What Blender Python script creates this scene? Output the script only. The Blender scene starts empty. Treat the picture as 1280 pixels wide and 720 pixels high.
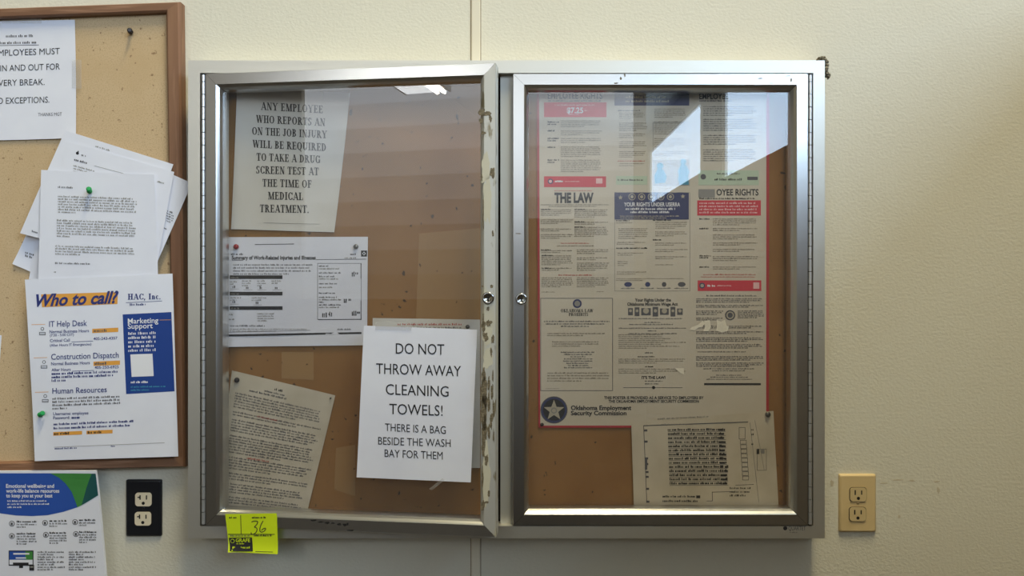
import bpy, math, random
from mathutils import Vector, Matrix
S = bpy.context.scene
COL = S.collection
R = random.Random(11)

# ------------------------------------------------------------------ camera, world, lights, exposure
F, D, ZC = 960.0, 1.469, 1.5           # focal length in pixels, camera to wall, camera height
cd = bpy.data.cameras.new('camera'); cd.sensor_width = 36; cd.lens = 36*F/1280; cd.clip_start = .01
cam = bpy.data.objects.new('camera', cd); COL.objects.link(cam)
cam.location = (0, -D, ZC); cam.rotation_euler = (math.pi/2, 0, 0)
S.camera = cam
w = bpy.data.worlds.new('world'); S.world = w; w.use_nodes = True
w.node_tree.nodes['Background'].inputs[0].default_value = (.75, .85, 1, 1)
w.node_tree.nodes['Background'].inputs[1].default_value = .4
S.view_settings.view_transform = 'Standard'; S.view_settings.look = 'None'
S.view_settings.gamma = 1; S.view_settings.exposure = 0.1; S.view_settings.use_curve_mapping = False
S.cycles.use_denoising = True
S.cycles.max_bounces = 8; S.cycles.diffuse_bounces = 4; S.cycles.transparent_max_bounces = 12
S.cycles.sample_clamp_indirect = 6

def area(name, loc, rot, sx, sy, power, col):
    l = bpy.data.lights.new(name, 'AREA'); l.shape = 'RECTANGLE'; l.size = sx; l.size_y = sy
    l.energy = power; l.color = col
    o = bpy.data.objects.new(name, l); COL.objects.link(o); o.location = loc; o.rotation_euler = rot
    return o
PART_X, PART_TOP, PART_LEN = 1.25, 2.15, 6.8
XR, XL, YB, ZT = 3.6, -5.0, -21.0, 5.6            # room limits
WIN = [(-11.8, -2.6, 3.0, 4.88), (-18.9, -13.3, 3.7, 5.1)]
WIN_L = 8.3
for i, (y0, y1, z0, z1) in enumerate(WIN):
    A = (y1-y0)*(z1-z0)
    area('daylight', (XR+.1, (y0+y1)/2, (z0+z1)/2), (0, math.pi/2, 0), z1-z0, y1-y0, WIN_L*math.pi*A, (.63, .84, 1.10))
LAMPS = [(.55, -1.5)]
LAMP_P = 155
for x, y in LAMPS:
    area('overhead_fill', (x, y, ZT-.12), (0, 0, 0), .5, 1.6, LAMP_P, (1, .86, .52))  # unseen lamp added for warm fill from above
FILL_OPEN = (-3.3, 1.05, 1.4, 3.4, -5.2)               # unseen opening added behind the viewer: graded lamp strips that veil the glass
for k in range(9):
    za, zb = FILL_OPEN[2]+(FILL_OPEN[3]-FILL_OPEN[2])*k/9, FILL_OPEN[2]+(FILL_OPEN[3]-FILL_OPEN[2])*(k+1)/9
    area('added_fill_strip', ((FILL_OPEN[0]+FILL_OPEN[1])/2, FILL_OPEN[4]-.06, (za+zb)/2), (math.pi/2, 0, 0), FILL_OPEN[1]-FILL_OPEN[0], zb-za, (.08+.7*k/8+2.0*(k/8)**2)*math.pi*(FILL_OPEN[1]-FILL_OPEN[0])*(zb-za), (.92, .97, 1.04))

# ------------------------------------------------------------------ materials
def srgb(r, g, b):
    f = lambda c: (c/255/12.92) if c/255 <= .04045 else ((c/255+.055)/1.055)**2.4
    return (f(r), f(g), f(b), 1)
def mat(name, col, rough=.6, metal=0, noise=None, bump=None, emit=None, spec=.5, coords='Object'):
    m = bpy.data.materials.new(name); m.use_nodes = True
    nt = m.node_tree; b = nt.nodes['Principled BSDF']
    b.inputs['Base Color'].default_value = col; b.inputs['Roughness'].default_value = rough
    b.inputs['Metallic'].default_value = metal; b.inputs['Specular IOR Level'].default_value = spec
    tc = nt.nodes.new('ShaderNodeTexCoord'); ob = tc.outputs[coords]
    def stretch(v):
        mp = nt.nodes.new('ShaderNodeMapping'); mp.inputs['Scale'].default_value = v; nt.links.new(ob, mp.inputs[0]); return mp.outputs[0]
    if noise:
        last = None
        for (scale, detail, lo, hi, c2, st) in noise:
            n = nt.nodes.new('ShaderNodeTexNoise'); n.inputs['Scale'].default_value = scale; n.inputs['Detail'].default_value = detail
            nt.links.new(stretch(st) if st else ob, n.inputs['Vector'])
            mr = nt.nodes.new('ShaderNodeMapRange'); mr.inputs[1].default_value = lo; mr.inputs[2].default_value = hi
            nt.links.new(n.outputs['Fac'], mr.inputs[0])
            mx = nt.nodes.new('ShaderNodeMix'); mx.data_type = 'RGBA'
            nt.links.new(mr.outputs[0], mx.inputs[0])
            if last is None: mx.inputs[6].default_value = col
            else: nt.links.new(last, mx.inputs[6])
            mx.inputs[7].default_value = c2; last = mx.outputs[2]
        nt.links.new(last, b.inputs['Base Color'])
    if bump:
        scale, detail, strength, dist, st = bump
        n = nt.nodes.new('ShaderNodeTexNoise'); n.inputs['Scale'].default_value = scale; n.inputs['Detail'].default_value = detail
        nt.links.new(stretch(st) if st else ob, n.inputs['Vector'])
        bp = nt.nodes.new('ShaderNodeBump'); bp.inputs['Strength'].default_value = strength; bp.inputs['Distance'].default_value = dist
        nt.links.new(n.outputs['Fac'], bp.inputs['Height']); nt.links.new(bp.outputs[0], b.inputs['Normal'])
    if emit:
        b.inputs['Emission Color'].default_value = emit[0]; b.inputs['Emission Strength'].default_value = emit[1]
    return m
def film(name, fac_scale, haze, hazecol=(.8, .8, .78, 1), rough=0.0, tint=(1, 1, 1, 1)):
    """thin clear sheet: see-through, Fresnel mirror on its front, a little dust"""
    m = bpy.data.materials.new(name); m.use_nodes = True; nt = m.node_tree; nt.nodes.clear()
    out = nt.nodes.new('ShaderNodeOutputMaterial')
    tr = nt.nodes.new('ShaderNodeBsdfTransparent'); tr.inputs[0].default_value = tint; gl = nt.nodes.new('ShaderNodeBsdfGlossy'); gl.inputs['Roughness'].default_value = rough
    df = nt.nodes.new('ShaderNodeBsdfDiffuse'); df.inputs[0].default_value = hazecol
    fr = nt.nodes.new('ShaderNodeFresnel'); fr.inputs[0].default_value = 1.5
    mu = nt.nodes.new('ShaderNodeMath'); mu.operation = 'MULTIPLY'; mu.inputs[1].default_value = fac_scale; nt.links.new(fr.outputs[0], mu.inputs[0])
    m1 = nt.nodes.new('ShaderNodeMixShader'); nt.links.new(mu.outputs[0], m1.inputs[0]); nt.links.new(tr.outputs[0], m1.inputs[1]); nt.links.new(gl.outputs[0], m1.inputs[2])
    m2 = nt.nodes.new('ShaderNodeMixShader'); m2.inputs[0].default_value = haze; nt.links.new(m1.outputs[0], m2.inputs[1]); nt.links.new(df.outputs[0], m2.inputs[2])
    ge = nt.nodes.new('ShaderNodeNewGeometry')
    m3 = nt.nodes.new('ShaderNodeMixShader'); nt.links.new(ge.outputs['Backfacing'], m3.inputs[0]); nt.links.new(m2.outputs[0], m3.inputs[1])
    t2 = nt.nodes.new('ShaderNodeBsdfTransparent'); nt.links.new(t2.outputs[0], m3.inputs[2])
    nt.links.new(m3.outputs[0], out.inputs[0])
    return m

M = {}
M['wall'] = mat('painted_wall', srgb(218, 215, 200), .55, bump=(170, 3, .3, .003, (1, 1, 1.25)), noise=[(1.3, 3, .45, .75, srgb(212, 207, 190), None)])
M['batten'] = mat('batten_paint', srgb(224, 217, 198), .5)
M['caulk_line'] = mat('batten_gap', srgb(140, 122, 100), .8)
M['plain'] = mat('room_paint', srgb(150, 136, 110), .8)
M['dark_paint'] = mat('dark_paint', srgb(62, 52, 42), .8)
M['dim_plain'] = mat('partition_paint', srgb(105, 90, 68), .8)
M['ceil'] = mat('ceiling_paint', srgb(222, 216, 200), .9)
M['floor'] = mat('concrete_floor', srgb(46, 40, 33), .7, noise=[(3, 4, .3, .7, srgb(56, 49, 40), None)])
M['alu'] = mat('brushed_aluminium', srgb(207, 207, 205), .28, 1.0, bump=(60, 2, .05, .001, (1, 1, 1)))
M['alu_case'] = mat('satin_aluminium', srgb(216, 214, 206), .46, .9)
M['alu_post'] = mat('post_aluminium', srgb(196, 196, 190), .5, .5)
M['alu_worn'] = mat('worn_aluminium', srgb(206, 206, 200), .5, .5, noise=[(22, 5, .52, .6, srgb(212, 208, 188), (1, 1, .25)), (60, 4, .62, .68, srgb(150, 142, 118), (1, 1, .3))])
M['hinge'] = mat('hinge_steel', srgb(215, 218, 222), .35, .8)
M['dark'] = mat('dark_gap', srgb(40, 38, 36), .9)
M['chrome'] = mat('chrome', srgb(190, 190, 190), .16, 1)
M['cork_in'] = mat('cork_in_case', srgb(152, 110, 60), .85, noise=[(420, 3, .5, .8, srgb(143, 102, 54), None), (7, 3, .45, .7, srgb(140, 98, 50), None), (90, 2, .70, .73, srgb(76, 56, 34), None)])
M['cork_faded'] = mat('cork_faded', srgb(164, 128, 82), .85, noise=[(420, 3, .5, .8, srgb(154, 118, 74), None), (90, 2, .70, .73, srgb(90, 66, 40), None)])
M['cork'] = mat('cork_board', srgb(204, 178, 140), .9, noise=[(420, 4, .48, .66, srgb(186, 158, 120), None), (8, 4, .5, .72, srgb(196, 168, 128), None), (120, 2, .69, .74, srgb(150, 122, 90), None)], bump=(420, 2, .2, .001, None))
M['wood'] = mat('wood_frame', srgb(146, 108, 80), .5, noise=[(30, 5, .35, .65, srgb(118, 82, 58), (1, 1, .05)), (120, 3, .55, .7, srgb(150, 112, 86), (1, 1, .06))])
M['wood_h'] = mat('wood_frame_rail', srgb(150, 112, 86), .5, noise=[(30, 5, .35, .65, srgb(124, 88, 64), (.05, 1, 1)), (120, 3, .55, .7, srgb(156, 118, 92), (.06, 1, 1))])
M['paper'] = mat('white_paper', srgb(232, 234, 244), .7, noise=[(9, 3, .4, .8, srgb(223, 225, 238), None)])
M['paper_grey'] = mat('old_paper', srgb(222, 220, 214), .7, noise=[(9, 3, .4, .8, srgb(206, 202, 192), None)])
M['paper_old'] = mat('aged_paper', srgb(214, 205, 186), .7, noise=[(14, 4, .4, .75, srgb(192, 182, 160), None)])
M['poster'] = mat('poster_paper', srgb(210, 202, 186), .6, noise=[(5, 3, .4, .8, srgb(200, 190, 170), None)])
M['ink'] = mat('black_ink', srgb(32, 32, 38), .6)
M['ink_soft'] = mat('grey_ink', srgb(88, 88, 94), .7)
M['ink_pale'] = mat('pale_ink', srgb(140, 138, 134), .7)
M['ink_warm'] = mat('poster_ink', srgb(134, 126, 112), .7)
M['grime'] = mat('wall_grime', srgb(196, 186, 162), .7)
M['red'] = mat('red_ink', srgb(206, 48, 66), .6)
M['border_red'] = mat('border_red', srgb(176, 44, 52), .6)
M['red_text'] = mat('red_print', srgb(190, 92, 84), .7)
M['navy'] = mat('navy_ink', srgb(48, 54, 100), .6)
M['blue'] = mat('blue_ink', srgb(22, 62, 140), .55)
M['flyer_blue'] = mat('flyer_blue', srgb(40, 82, 170), .5)
M['flyer_green'] = mat('flyer_green', srgb(66, 138, 66), .5)
M['flyer_dark'] = mat('flyer_dark_green', srgb(28, 84, 84), .5)
M['text_navy'] = mat('navy_text', srgb(40, 52, 120), .6)
M['orange'] = mat('orange_highlight', srgb(230, 164, 70), .6)
M['white_ink'] = mat('white_print', srgb(235, 235, 240), .6)
M['pink_ink'] = mat('pink_print', srgb(236, 190, 190), .6)
M['teal'] = mat('teal_print', srgb(66, 148, 176), .6)
M['mint'] = mat('mint_print', srgb(186, 202, 178), .6)
M['lime'] = mat('fluorescent_yellow_paper', srgb(214, 236, 22), .6)
M['tan_fig'] = mat('tan_print', srgb(176, 168, 150), .6)
M['green_pin'] = mat('green_plastic', srgb(30, 150, 80), .3)
M['red_pin'] = mat('red_plastic', srgb(150, 26, 40), .35)
M['dark_pin'] = mat('dark_plastic', srgb(40, 36, 40), .35)
M['steel_pin'] = mat('pin_steel', srgb(110, 110, 108), .3, .9)
M['black_plate'] = mat('black_plate', srgb(22, 24, 30), .35)
M['ivory'] = mat('ivory_plastic', srgb(226, 214, 188), .4)
M['beige_plate'] = mat('beige_plate', srgb(214, 190, 142), .4, noise=[(12, 3, .55, .75, srgb(196, 172, 126), None)])
M['beige_dark'] = mat('beige_receptacle', srgb(206, 184, 138), .45)
M['slot'] = mat('slot_black', srgb(18, 14, 12), .8)
M['residue'] = mat('brown_residue', srgb(98, 88, 68), .8, noise=[(300, 3, .45, .6, srgb(136, 124, 100), None)])
M['residue_lt'] = mat('cream_residue', srgb(204, 199, 178), .7)
M['scuff'] = mat('black_scuff', srgb(30, 28, 30), .7)
M['caulk'] = mat('dirty_caulk', srgb(150, 143, 124), .9, noise=[(260, 3, .45, .6, srgb(92, 84, 68), None)])
M['torn'] = mat('white_spot_matte', srgb(238, 232, 214), .8)
M['glass'] = film('case_glass', 2.3, .03, (.75, .8, .85, 1), tint=(.96, .94, .91, 1))
M['tape'] = film('clear_tape', 2.0, .16, (.85, .83, .78, 1), .15)
M['pane'] = film('window_glass', .4, .0)
M['tube'] = mat('fluorescent_tube', (1, 1, 1, 1), emit=((1, .97, .88, 1), 40))
M['panel'] = mat('light_diffuser', (1, 1, 1, 1), emit=((.95, .98, 1, 1), 8))
M['fix'] = mat('fixture_white', srgb(235, 235, 230), .5)

# ------------------------------------------------------------------ helpers
WLOC = {}
def ray(px, py): return Vector(((px-640)/F, 1, (360-py)/F))
CAMP = Vector((0, -D, ZC))
def pt(px, py, d):
    return CAMP + ray(px, py)*(D-d)
class Plane:
    def __init__(s, p, n): s.p, s.n = Vector(p), Vector(n).normalized()
    def at(s, px, py, off=0):
        r = ray(px, py); t = (s.p-CAMP).dot(s.n)/r.dot(s.n)
        return CAMP + r*t + s.n*off
def flat(d): return Plane((0, -d, 0), (0, -1, 0))

class MB:
    def __init__(s): s.v, s.f, s.m, s.sm = [], [], [], []
    def face(s, pts, m=0, smooth=False):
        i = len(s.v); s.v += [tuple(p) for p in pts]; s.f.append(tuple(range(i, i+len(pts)))); s.m.append(m); s.sm.append(smooth)
    def box(s, a, b, m=0):
        x0, x1 = sorted((a[0], b[0])); y0, y1 = sorted((a[1], b[1])); z0, z1 = sorted((a[2], b[2]))
        i = len(s.v)
        s.v += [(x, y, z) for x in (x0, x1) for y in (y0, y1) for z in (z0, z1)]
        for q in ((0,1,3,2), (4,6,7,5), (0,4,5,1), (2,3,7,6), (0,2,6,4), (1,5,7,3)):
            s.f.append(tuple(i+k for k in q)); s.m.append(m); s.sm.append(False)
    def prism(s, front, back, m=0):
        """front and back: same-length loops"""
        i = len(s.v); n = len(front); s.v += [tuple(p) for p in front]+[tuple(p) for p in back]
        s.f.append(tuple(range(i, i+n))); s.f.append(tuple(range(i+2*n-1, i+n-1, -1))); s.m += [m, m]; s.sm += [False]*2
        for k in range(n):
            s.f.append((i+k, i+n+k, i+n+(k+1) % n, i+(k+1) % n)); s.m.append(m); s.sm.append(False)
    def lathe(s, o, axis, prof, n=20, m=0, smooth=True):
        """prof: (radius, distance along axis)"""
        axis = Vector(axis).normalized(); a = axis.orthogonal().normalized(); b = axis.cross(a); o = Vector(o)
        i = len(s.v)
        for r, h in prof:
            for k in range(n):
                t = 2*math.pi*k/n; s.v.append(tuple(o+axis*h+(a*math.cos(t)+b*math.sin(t))*r))
        for j in range(len(prof)-1):
            for k in range(n):
                s.f.append((i+j*n+k, i+j*n+(k+1) % n, i+(j+1)*n+(k+1) % n, i+(j+1)*n+k)); s.m.append(m); s.sm.append(smooth)
        for j in (0, len(prof)-1): s.face(s.v[i+j*n:i+j*n+n], m)
    def xform(s, mtx): s.v = [tuple(mtx @ Vector(v)) for v in s.v]
    def build(s, name, mats, parent=None, normals=True, origin=None):
        me = bpy.data.meshes.new(name)
        v = [Vector(p) for p in s.v]
        lo = Vector([min(p[k] for p in v) for k in range(3)]); hi = Vector([max(p[k] for p in v) for k in range(3)])
        c = Vector(origin) if origin else (lo+hi)/2
        me.from_pydata([tuple(p-c) for p in v], [], s.f)
        for mm in (mats if isinstance(mats, (list, tuple)) else [mats]): me.materials.append(M[mm])
        for p, mi, sm in zip(me.polygons, s.m, s.sm): p.material_index = mi; p.use_smooth = sm
        if normals:
            import bmesh
            bm = bmesh.new(); bm.from_mesh(me); bmesh.ops.recalc_face_normals(bm, faces=bm.faces); bm.to_mesh(me); bm.free()
        me.update()
        o = bpy.data.objects.new(name, me); COL.objects.link(o)
        if parent is not None:
            o.parent = parent; o.location = c - WLOC[parent]
        else: o.location = c
        WLOC[o] = c
        return o
def tag(o, label=None, cat=None, group=None, kind=None):
    if label: o['label'] = label
    if cat: o['category'] = cat
    if group: o['group'] = group
    if kind: o['kind'] = kind
    return o
def empty(name, loc, label, cat, group=None):
    o = bpy.data.objects.new(name, None); COL.objects.link(o); o.location = loc; o.empty_display_size = .05
    WLOC[o] = Vector(loc); return tag(o, label, cat, group)

# ------------------------------------------------------------------ lettering
_tc = {}
def glyphs(txt, bold=0.0, shear=0.0):
    k = (txt, bold, shear)
    if k in _tc: return _tc[k]
    c = bpy.data.curves.new('t', 'FONT'); c.body = txt; c.size = 1; c.offset = bold; c.shear = shear; c.resolution_u = 3
    o = bpy.data.objects.new('t', c); COL.objects.link(o)
    dg = bpy.context.evaluated_depsgraph_get(); me = bpy.data.meshes.new_from_object(o.evaluated_get(dg))
    v = [(p.co.x, p.co.y) for p in me.vertices]; f = [tuple(p.vertices) for p in me.polygons]
    bpy.data.objects.remove(o); bpy.data.curves.remove(c); bpy.data.meshes.remove(me)
    _tc[k] = (v, f); return _tc[k]
def capheight():
    v, f = glyphs('H'); return max(p[1] for p in v)
CAP = capheight()

# serif capitals drawn as strokes: l = line, a = arc, s = serif
TK, TN = .22, .085
def arc(cx, cy, rx, ry, a0, a1, n=14):
    q = []
    for i in range(n):
        t0 = math.radians(a0+(a1-a0)*i/n); t1 = math.radians(a0+(a1-a0)*(i+1)/n)
        def p(t, k):
            wd = TN+(TK-TN)*abs(math.cos(t))**1.5
            return (cx+(rx-k*wd)*math.cos(t), cy+(ry-k*wd*ry/max(rx, .01) if False else ry*1-k*(TN+(TK-TN)*abs(math.cos(t))**1.5))*math.sin(t))
        q.append([p(t0, 0), p(t1, 0), p(t1, 1), p(t0, 1)])
    return q
def ln(x0, y0, x1, y1, wd):
    dx, dy = x1-x0, y1-y0; L = math.hypot(dx, dy)
    if abs(dy) > abs(dx)*.3: return [[(x0-wd/2, y0), (x0+wd/2, y0), (x1+wd/2, y1), (x1-wd/2, y1)]]
    return [[(x0, y0-wd/2), (x1, y1-wd/2), (x1, y1+wd/2), (x0, y0+wd/2)]]
def sf(x, y, h=.2):
    yy = TN/2 if y == 0 else 1-TN/2
    return ln(x-h, yy, x+h, yy, TN)
def stem(x, wd=TK): return ln(x, 0, x, 1, wd)+sf(x, 0)+sf(x, 1)
def bar(x0, x1, y): return ln(x0, y, x1, y, TN)
SER = {
 'A': (.86, ln(.12, 0, .43, 1, TN)+ln(.74, 0, .43, 1, TK)+bar(.24, .62, .33)+sf(.12, 0, .13)+sf(.74, 0, .16)),
 'B': (.72, stem(.2)+arc(.3, .75, .32, .25, -90, 90)+arc(.3, .27, .36, .27, -90, 90)),
 'C': (.76, arc(.42, .5, .38, .5, 40, 320)+ln(.72, .66, .72, .98, TN)+ln(.72, .05, .72, .28, TN)),
 'D': (.80, stem(.2)+arc(.3, .5, .44, .5, -90, 90)),
 'E': (.70, stem(.2)+bar(.2, .6, .965)+bar(.2, .5, .52)+bar(.2, .62, .04)+ln(.6, .74, .6, 1, TN)+ln(.5, .4, .5, .64, TN)+ln(.62, 0, .62, .28, TN)),
 'F': (.66, stem(.2)+bar(.2, .58, .965)+bar(.2, .48, .52)+ln(.58, .72, .58, 1, TN)+ln(.48, .4, .48, .64, TN)),
 'G': (.82, arc(.42, .5, .38, .5, 40, 330)+ln(.72, .66, .72, .98, TN)+ln(.70, 0.05, .70, .42, TK*.8)+bar(.55, .84, .44)),
 'H': (.86, stem(.2)+stem(.66)+bar(.2, .66, .52)),
 'I': (.42, stem(.21)), 'J': (.54, ln(.32, .2, .32, 1, TK)+sf(.32, 1)+arc(.2, .22, .22, .22, 180, 360)),
 'K': (.84, stem(.2)+ln(.28, .42, .66, 1, TN)+ln(.7, 0, .42, .55, TK)+sf(.66, 1, .15)+sf(.7, 0, .15)),
 'L': (.68, stem(.2)+bar(.2, .62, .04)+ln(.62, 0, .62, .32, TN)),
 'M': (1.02, ln(.15, 0, .15, 1, TN)+ln(.2, 1, .5, 0, TK)+ln(.5, 0, .8, 1, TN)+ln(.84, 0, .84, 1, TK)+sf(.15, 0, .13)+sf(.84, 0, .18)+sf(.13, 1, .13)+sf(.88, 1, .14)),
 'N': (.84, ln(.15, 0, .15, 1, TN)+ln(.68, 0, .68, 1, TN)+ln(.18, 1, .66, 0, TK)+sf(.15, 0, .14)+sf(.68, 1, .14)+sf(.13, 1, .12)),
 'O': (.86, arc(.42, .5, .4, .5, 0, 360, 26)), 'Q': (.86, arc(.42, .5, .4, .5, 0, 360, 26)+ln(.7, -.22, .42, .08, TK*.8)),
 'P': (.70, stem(.2)+arc(.3, .72, .34, .28, -90, 90)),
 'R': (.82, stem(.2)+arc(.3, .74, .33, .26, -90, 90)+ln(.7, 0, .4, .5, TK)+sf(.72, 0, .13)),
 'S': (.62, arc(.3, .74, .25, .26, 40, 270)+arc(.3, .26, .28, .27, -140, 90)+ln(.53, .7, .53, .98, TN)+ln(.07, .02, .07, .3, TN)),
 'T': (.74, stem(.36)+bar(.04, .68, .965)+ln(.04, .7, .04, 1, TN)+ln(.68, .7, .68, 1, TN)),
 'U': (.84, ln(.2, .3, .2, 1, TK)+ln(.68, .3, .68, 1, TN)+arc(.4, .32, .29, .32, 180, 360)+sf(.2, 1)+sf(.68, 1, .14)),
 'V': (.84, ln(.42, 0, .14, 1, TK)+ln(.42, 0, .72, 1, TN)+sf(.14, 1, .16)+sf(.72, 1, .13)),
 'W': (1.12, ln(.32, 0, .12, 1, TK)+ln(.32, 0, .56, 1, TN)+ln(.76, 0, .54, 1, TK)+ln(.76, 0, 1.0, 1, TN)+sf(.12, 1, .16)+sf(.54, 1, .14)+sf(1.0, 1, .12)),
 'Y': (.84, ln(.42, 0, .42, .5, TK)+ln(.42, .45, .14, 1, TK)+ln(.42, .45, .72, 1, TN)+sf(.42, 0)+sf(.14, 1, .16)+sf(.72, 1, .13)),
 'n': (.62, ln(.18, 0, .18, .66, TK*.9)+ln(.46, 0, .46, .46, TK*.9)+arc(.32, .44, .22, .24, 0, 180)+sf(.18, 0, .15)+sf(.46, 0, .14)),
 'c': (.52, arc(.28, .34, .24, .34, 45, 320)),
 '.': (.3, ln(.12, 0, .12, .17, .18)), ',': (.3, ln(.08, -.18, .13, .15, .16)), ' ': (.34, []), '-': (.4, bar(.05, .35, .4)),
}

SPLIT = {'highlight_band', 'header_band', 'mint_band', 'color_band', 'torn_spot'}
class Sheet:
    """one sheet of paper given by its corners in the photograph (tl, tr, br, bl) on a plane; with wave = gentle curl"""
    def __init__(s, corners, plane, wave=.0006, curl=None, seed=0, local=None):
        s.c = corners; s.pl = plane; s.wave = wave; s.curl = curl or {}; s.k = seed; s.local = local
        s.ink = {}; s.each = 0; s.cnt = 0
        rr = random.Random(seed); s.ph = [rr.uniform(0, 6.28) for _ in range(4)]
    def uv2px(s, u, v):
        (a, b, c, d) = s.c
        return ((a[0]*(1-u)+b[0]*u)*(1-v)+(d[0]*(1-u)+c[0]*u)*v, (a[1]*(1-u)+b[1]*u)*(1-v)+(d[1]*(1-u)+c[1]*u)*v)
    def px2uv(s, x, y):
        u, v = .5, .5
        for _ in range(6):
            p = s.uv2px(u, v); e = 1e-3
            pu = s.uv2px(u+e, v); pv = s.uv2px(u, v+e)
            a, b = (pu[0]-p[0])/e, (pv[0]-p[0])/e; c, d = (pu[1]-p[1])/e, (pv[1]-p[1])/e
            det = a*d-b*c; rx, ry = x-p[0], y-p[1]
            u += (d*rx-b*ry)/det; v += (a*ry-c*rx)/det
        return u, v
    def bump(s, u, v):
        h = s.wave*(1+.5*math.sin(3.1*u+s.ph[0])+.5*math.sin(4.3*v+s.ph[1])+.35*math.sin(7*u+5*v+s.ph[2]))
        for key, amt in s.curl.items():
            cu, cv = {'tl': (0, 0), 'tr': (1, 0), 'br': (1, 1), 'bl': (0, 1), 't': (None, 0), 'b': (None, 1), 'l': (0, None), 'r': (1, None)}[key]
            du = 0 if cu is None else abs(u-cu); dv = 0 if cv is None else abs(v-cv)
            q = max(0, 1-(du+dv)/.35) if None not in (cu, cv) else max(0, 1-(du+dv)/.3)
            h += amt*q*q
        return h
    def P(s, x, y, off=0.0):
        if s.local:
            u, v = x/s.local[0], y/s.local[1]; x, y = s.uv2px(u, v)
        else: u, v = s.px2uv(x, y)
        return s.pl.at(x, y, s.bump(u, v)+off)
    def mb(s, key):
        if key not in s.ink: s.ink[key] = {}
        return s.ink[key]
    def q(s, pts, m, part, off=.0003):
        if s.each and part in SPLIT: part = (part, s.each)
        b = s.ink.setdefault(part, {}); b.setdefault('mb', MB()); b.setdefault('mats', [])
        if m not in b['mats']: b['mats'].append(m)
        b['mb'].face([s.P(x, y, off) for x, y in pts], b['mats'].index(m))
    def rect(s, x0, y0, x1, y1, m, part='color_band', off=.00025, sl=0.0, n=None):
        s.cnt += 1; s.each = s.cnt
        nx = n or max(1, int(abs(x1-x0)/14)); ny = max(1, int(abs(y1-y0)/14))
        for i in range(nx):
            for j in range(ny):
                a, b = x0+(x1-x0)*i/nx, x0+(x1-x0)*(i+1)/nx; c, d = y0+(y1-y0)*j/ny, y0+(y1-y0)*(j+1)/ny
                s.q([(a, c+sl*(a-x0)), (b, c+sl*(b-x0)), (b, d+sl*(b-x0)), (a, d+sl*(a-x0))], m, part, off)
        s.each = 0
    def outline(s, x0, y0, x1, y1, t, m, part='ruled_box', sl=0):
        s.rect(x0, y0, x1, y0+t, m, part, sl=sl); s.rect(x0, y1-t, x1, y1, m, part, sl=sl)
        s.rect(x0, y0, x0+t, y1, m, part); s.rect(x1-t, y0+sl*(x1-x0), x1, y1+sl*(x1-x0), m, part)
    def poly(s, pts, m, part, off=.00025):
        s.cnt += 1; s.each = s.cnt; s.q(pts, m, part, off); s.each = 0
    def disc(s, cx, cy, r, m, part, off=.0003, n=20, ry=None):
        s.q([(cx+r*math.cos(6.2832*k/n), cy+(ry or r)*math.sin(6.2832*k/n)) for k in range(n)], m, part, off)
    def text(s, t, x0, x1, yb, cap, m='ink', part='lettering', sl=0.0, bold=0.0, shear=0.0, off=.0004, drop=0.0):
        """t fitted between x0 and x1 with its baseline at yb (at x0); sl = slope of the baseline"""
        v, f = glyphs(t, bold, shear)
        if not v: return
        a, b = min(p[0] for p in v), max(p[0] for p in v); sx = (x1-x0)/(b-a); sy = cap/CAP
        pts = [(x0+(p[0]-a)*sx-sl*p[1]*sy*drop, yb+sl*(p[0]-a)*sx-p[1]*sy) for p in v]
        for q in f: s.q([pts[i] for i in q], m, part, off)
    def serif(s, t, x0, x1, yb, cap, m='ink', part='lettering', sl=0.0, off=.0004, lean=0.0):
        X = 0; quads = []
        for ch in t:
            wd, qs = SER.get(ch, SER[' '])
            quads += [[(X+a, b) for a, b in q] for q in qs]; X += wd+.06
        a = min(p[0] for q in quads for p in q); b = max(p[0] for q in quads for p in q); sx = (x1-x0)/(b-a)
        for q in quads: s.q([(x0+(p[0]-a)*sx+lean*p[1]*cap, yb+sl*(p[0]-a)*sx-p[1]*cap) for p in q], m, part, off)
    def greek(s, x0, y0, x1, n, pitch, h, m='ink_soft', part='body_text', last=.6, sl=0.0, rag=.08, seed=0, dens=1.0, center=False, off=.0004):
        """n lines of print too small to read: letter-sized marks in words"""
        rr = random.Random(seed*31+int(x0*7+y0*13))
        for i in range(n):
            W = (x1-x0)*((last if i == n-1 else 1)-rr.random()*rag)
            xs = x0+((x1-x0)-W)/2*(1 if center else 0); x = xs; yb = y0+i*pitch
            while x < xs+W:
                L = rr.choice((2, 3, 3, 4, 5, 6, 7, 8)); cw = h*.62
                for k in range(L):
                    if x > xs+W: break
                    hh = h*(1.0 if rr.random() < .28 else .72); wd = cw*rr.uniform(.45, .85)*dens
                    yy = yb+sl*(x-x0)
                    s.q([(x, yy-hh), (x+wd, yy-hh), (x+wd, yy), (x, yy)], m, part, off)
                    x += cw
                x += cw*.8
    def line(s, x0, y0, x1, y1, t, m='ink_soft', part='ruled_line', off=.0003):
        if abs(x1-x0) >= abs(y1-y0): s.q([(x0, y0), (x1, y1), (x1, y1+t), (x0, y0+t)], m, part, off)
        else: s.q([(x0, y0), (x0+t, y0), (x1+t, y1), (x1, y1)], m, part, off)
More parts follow.
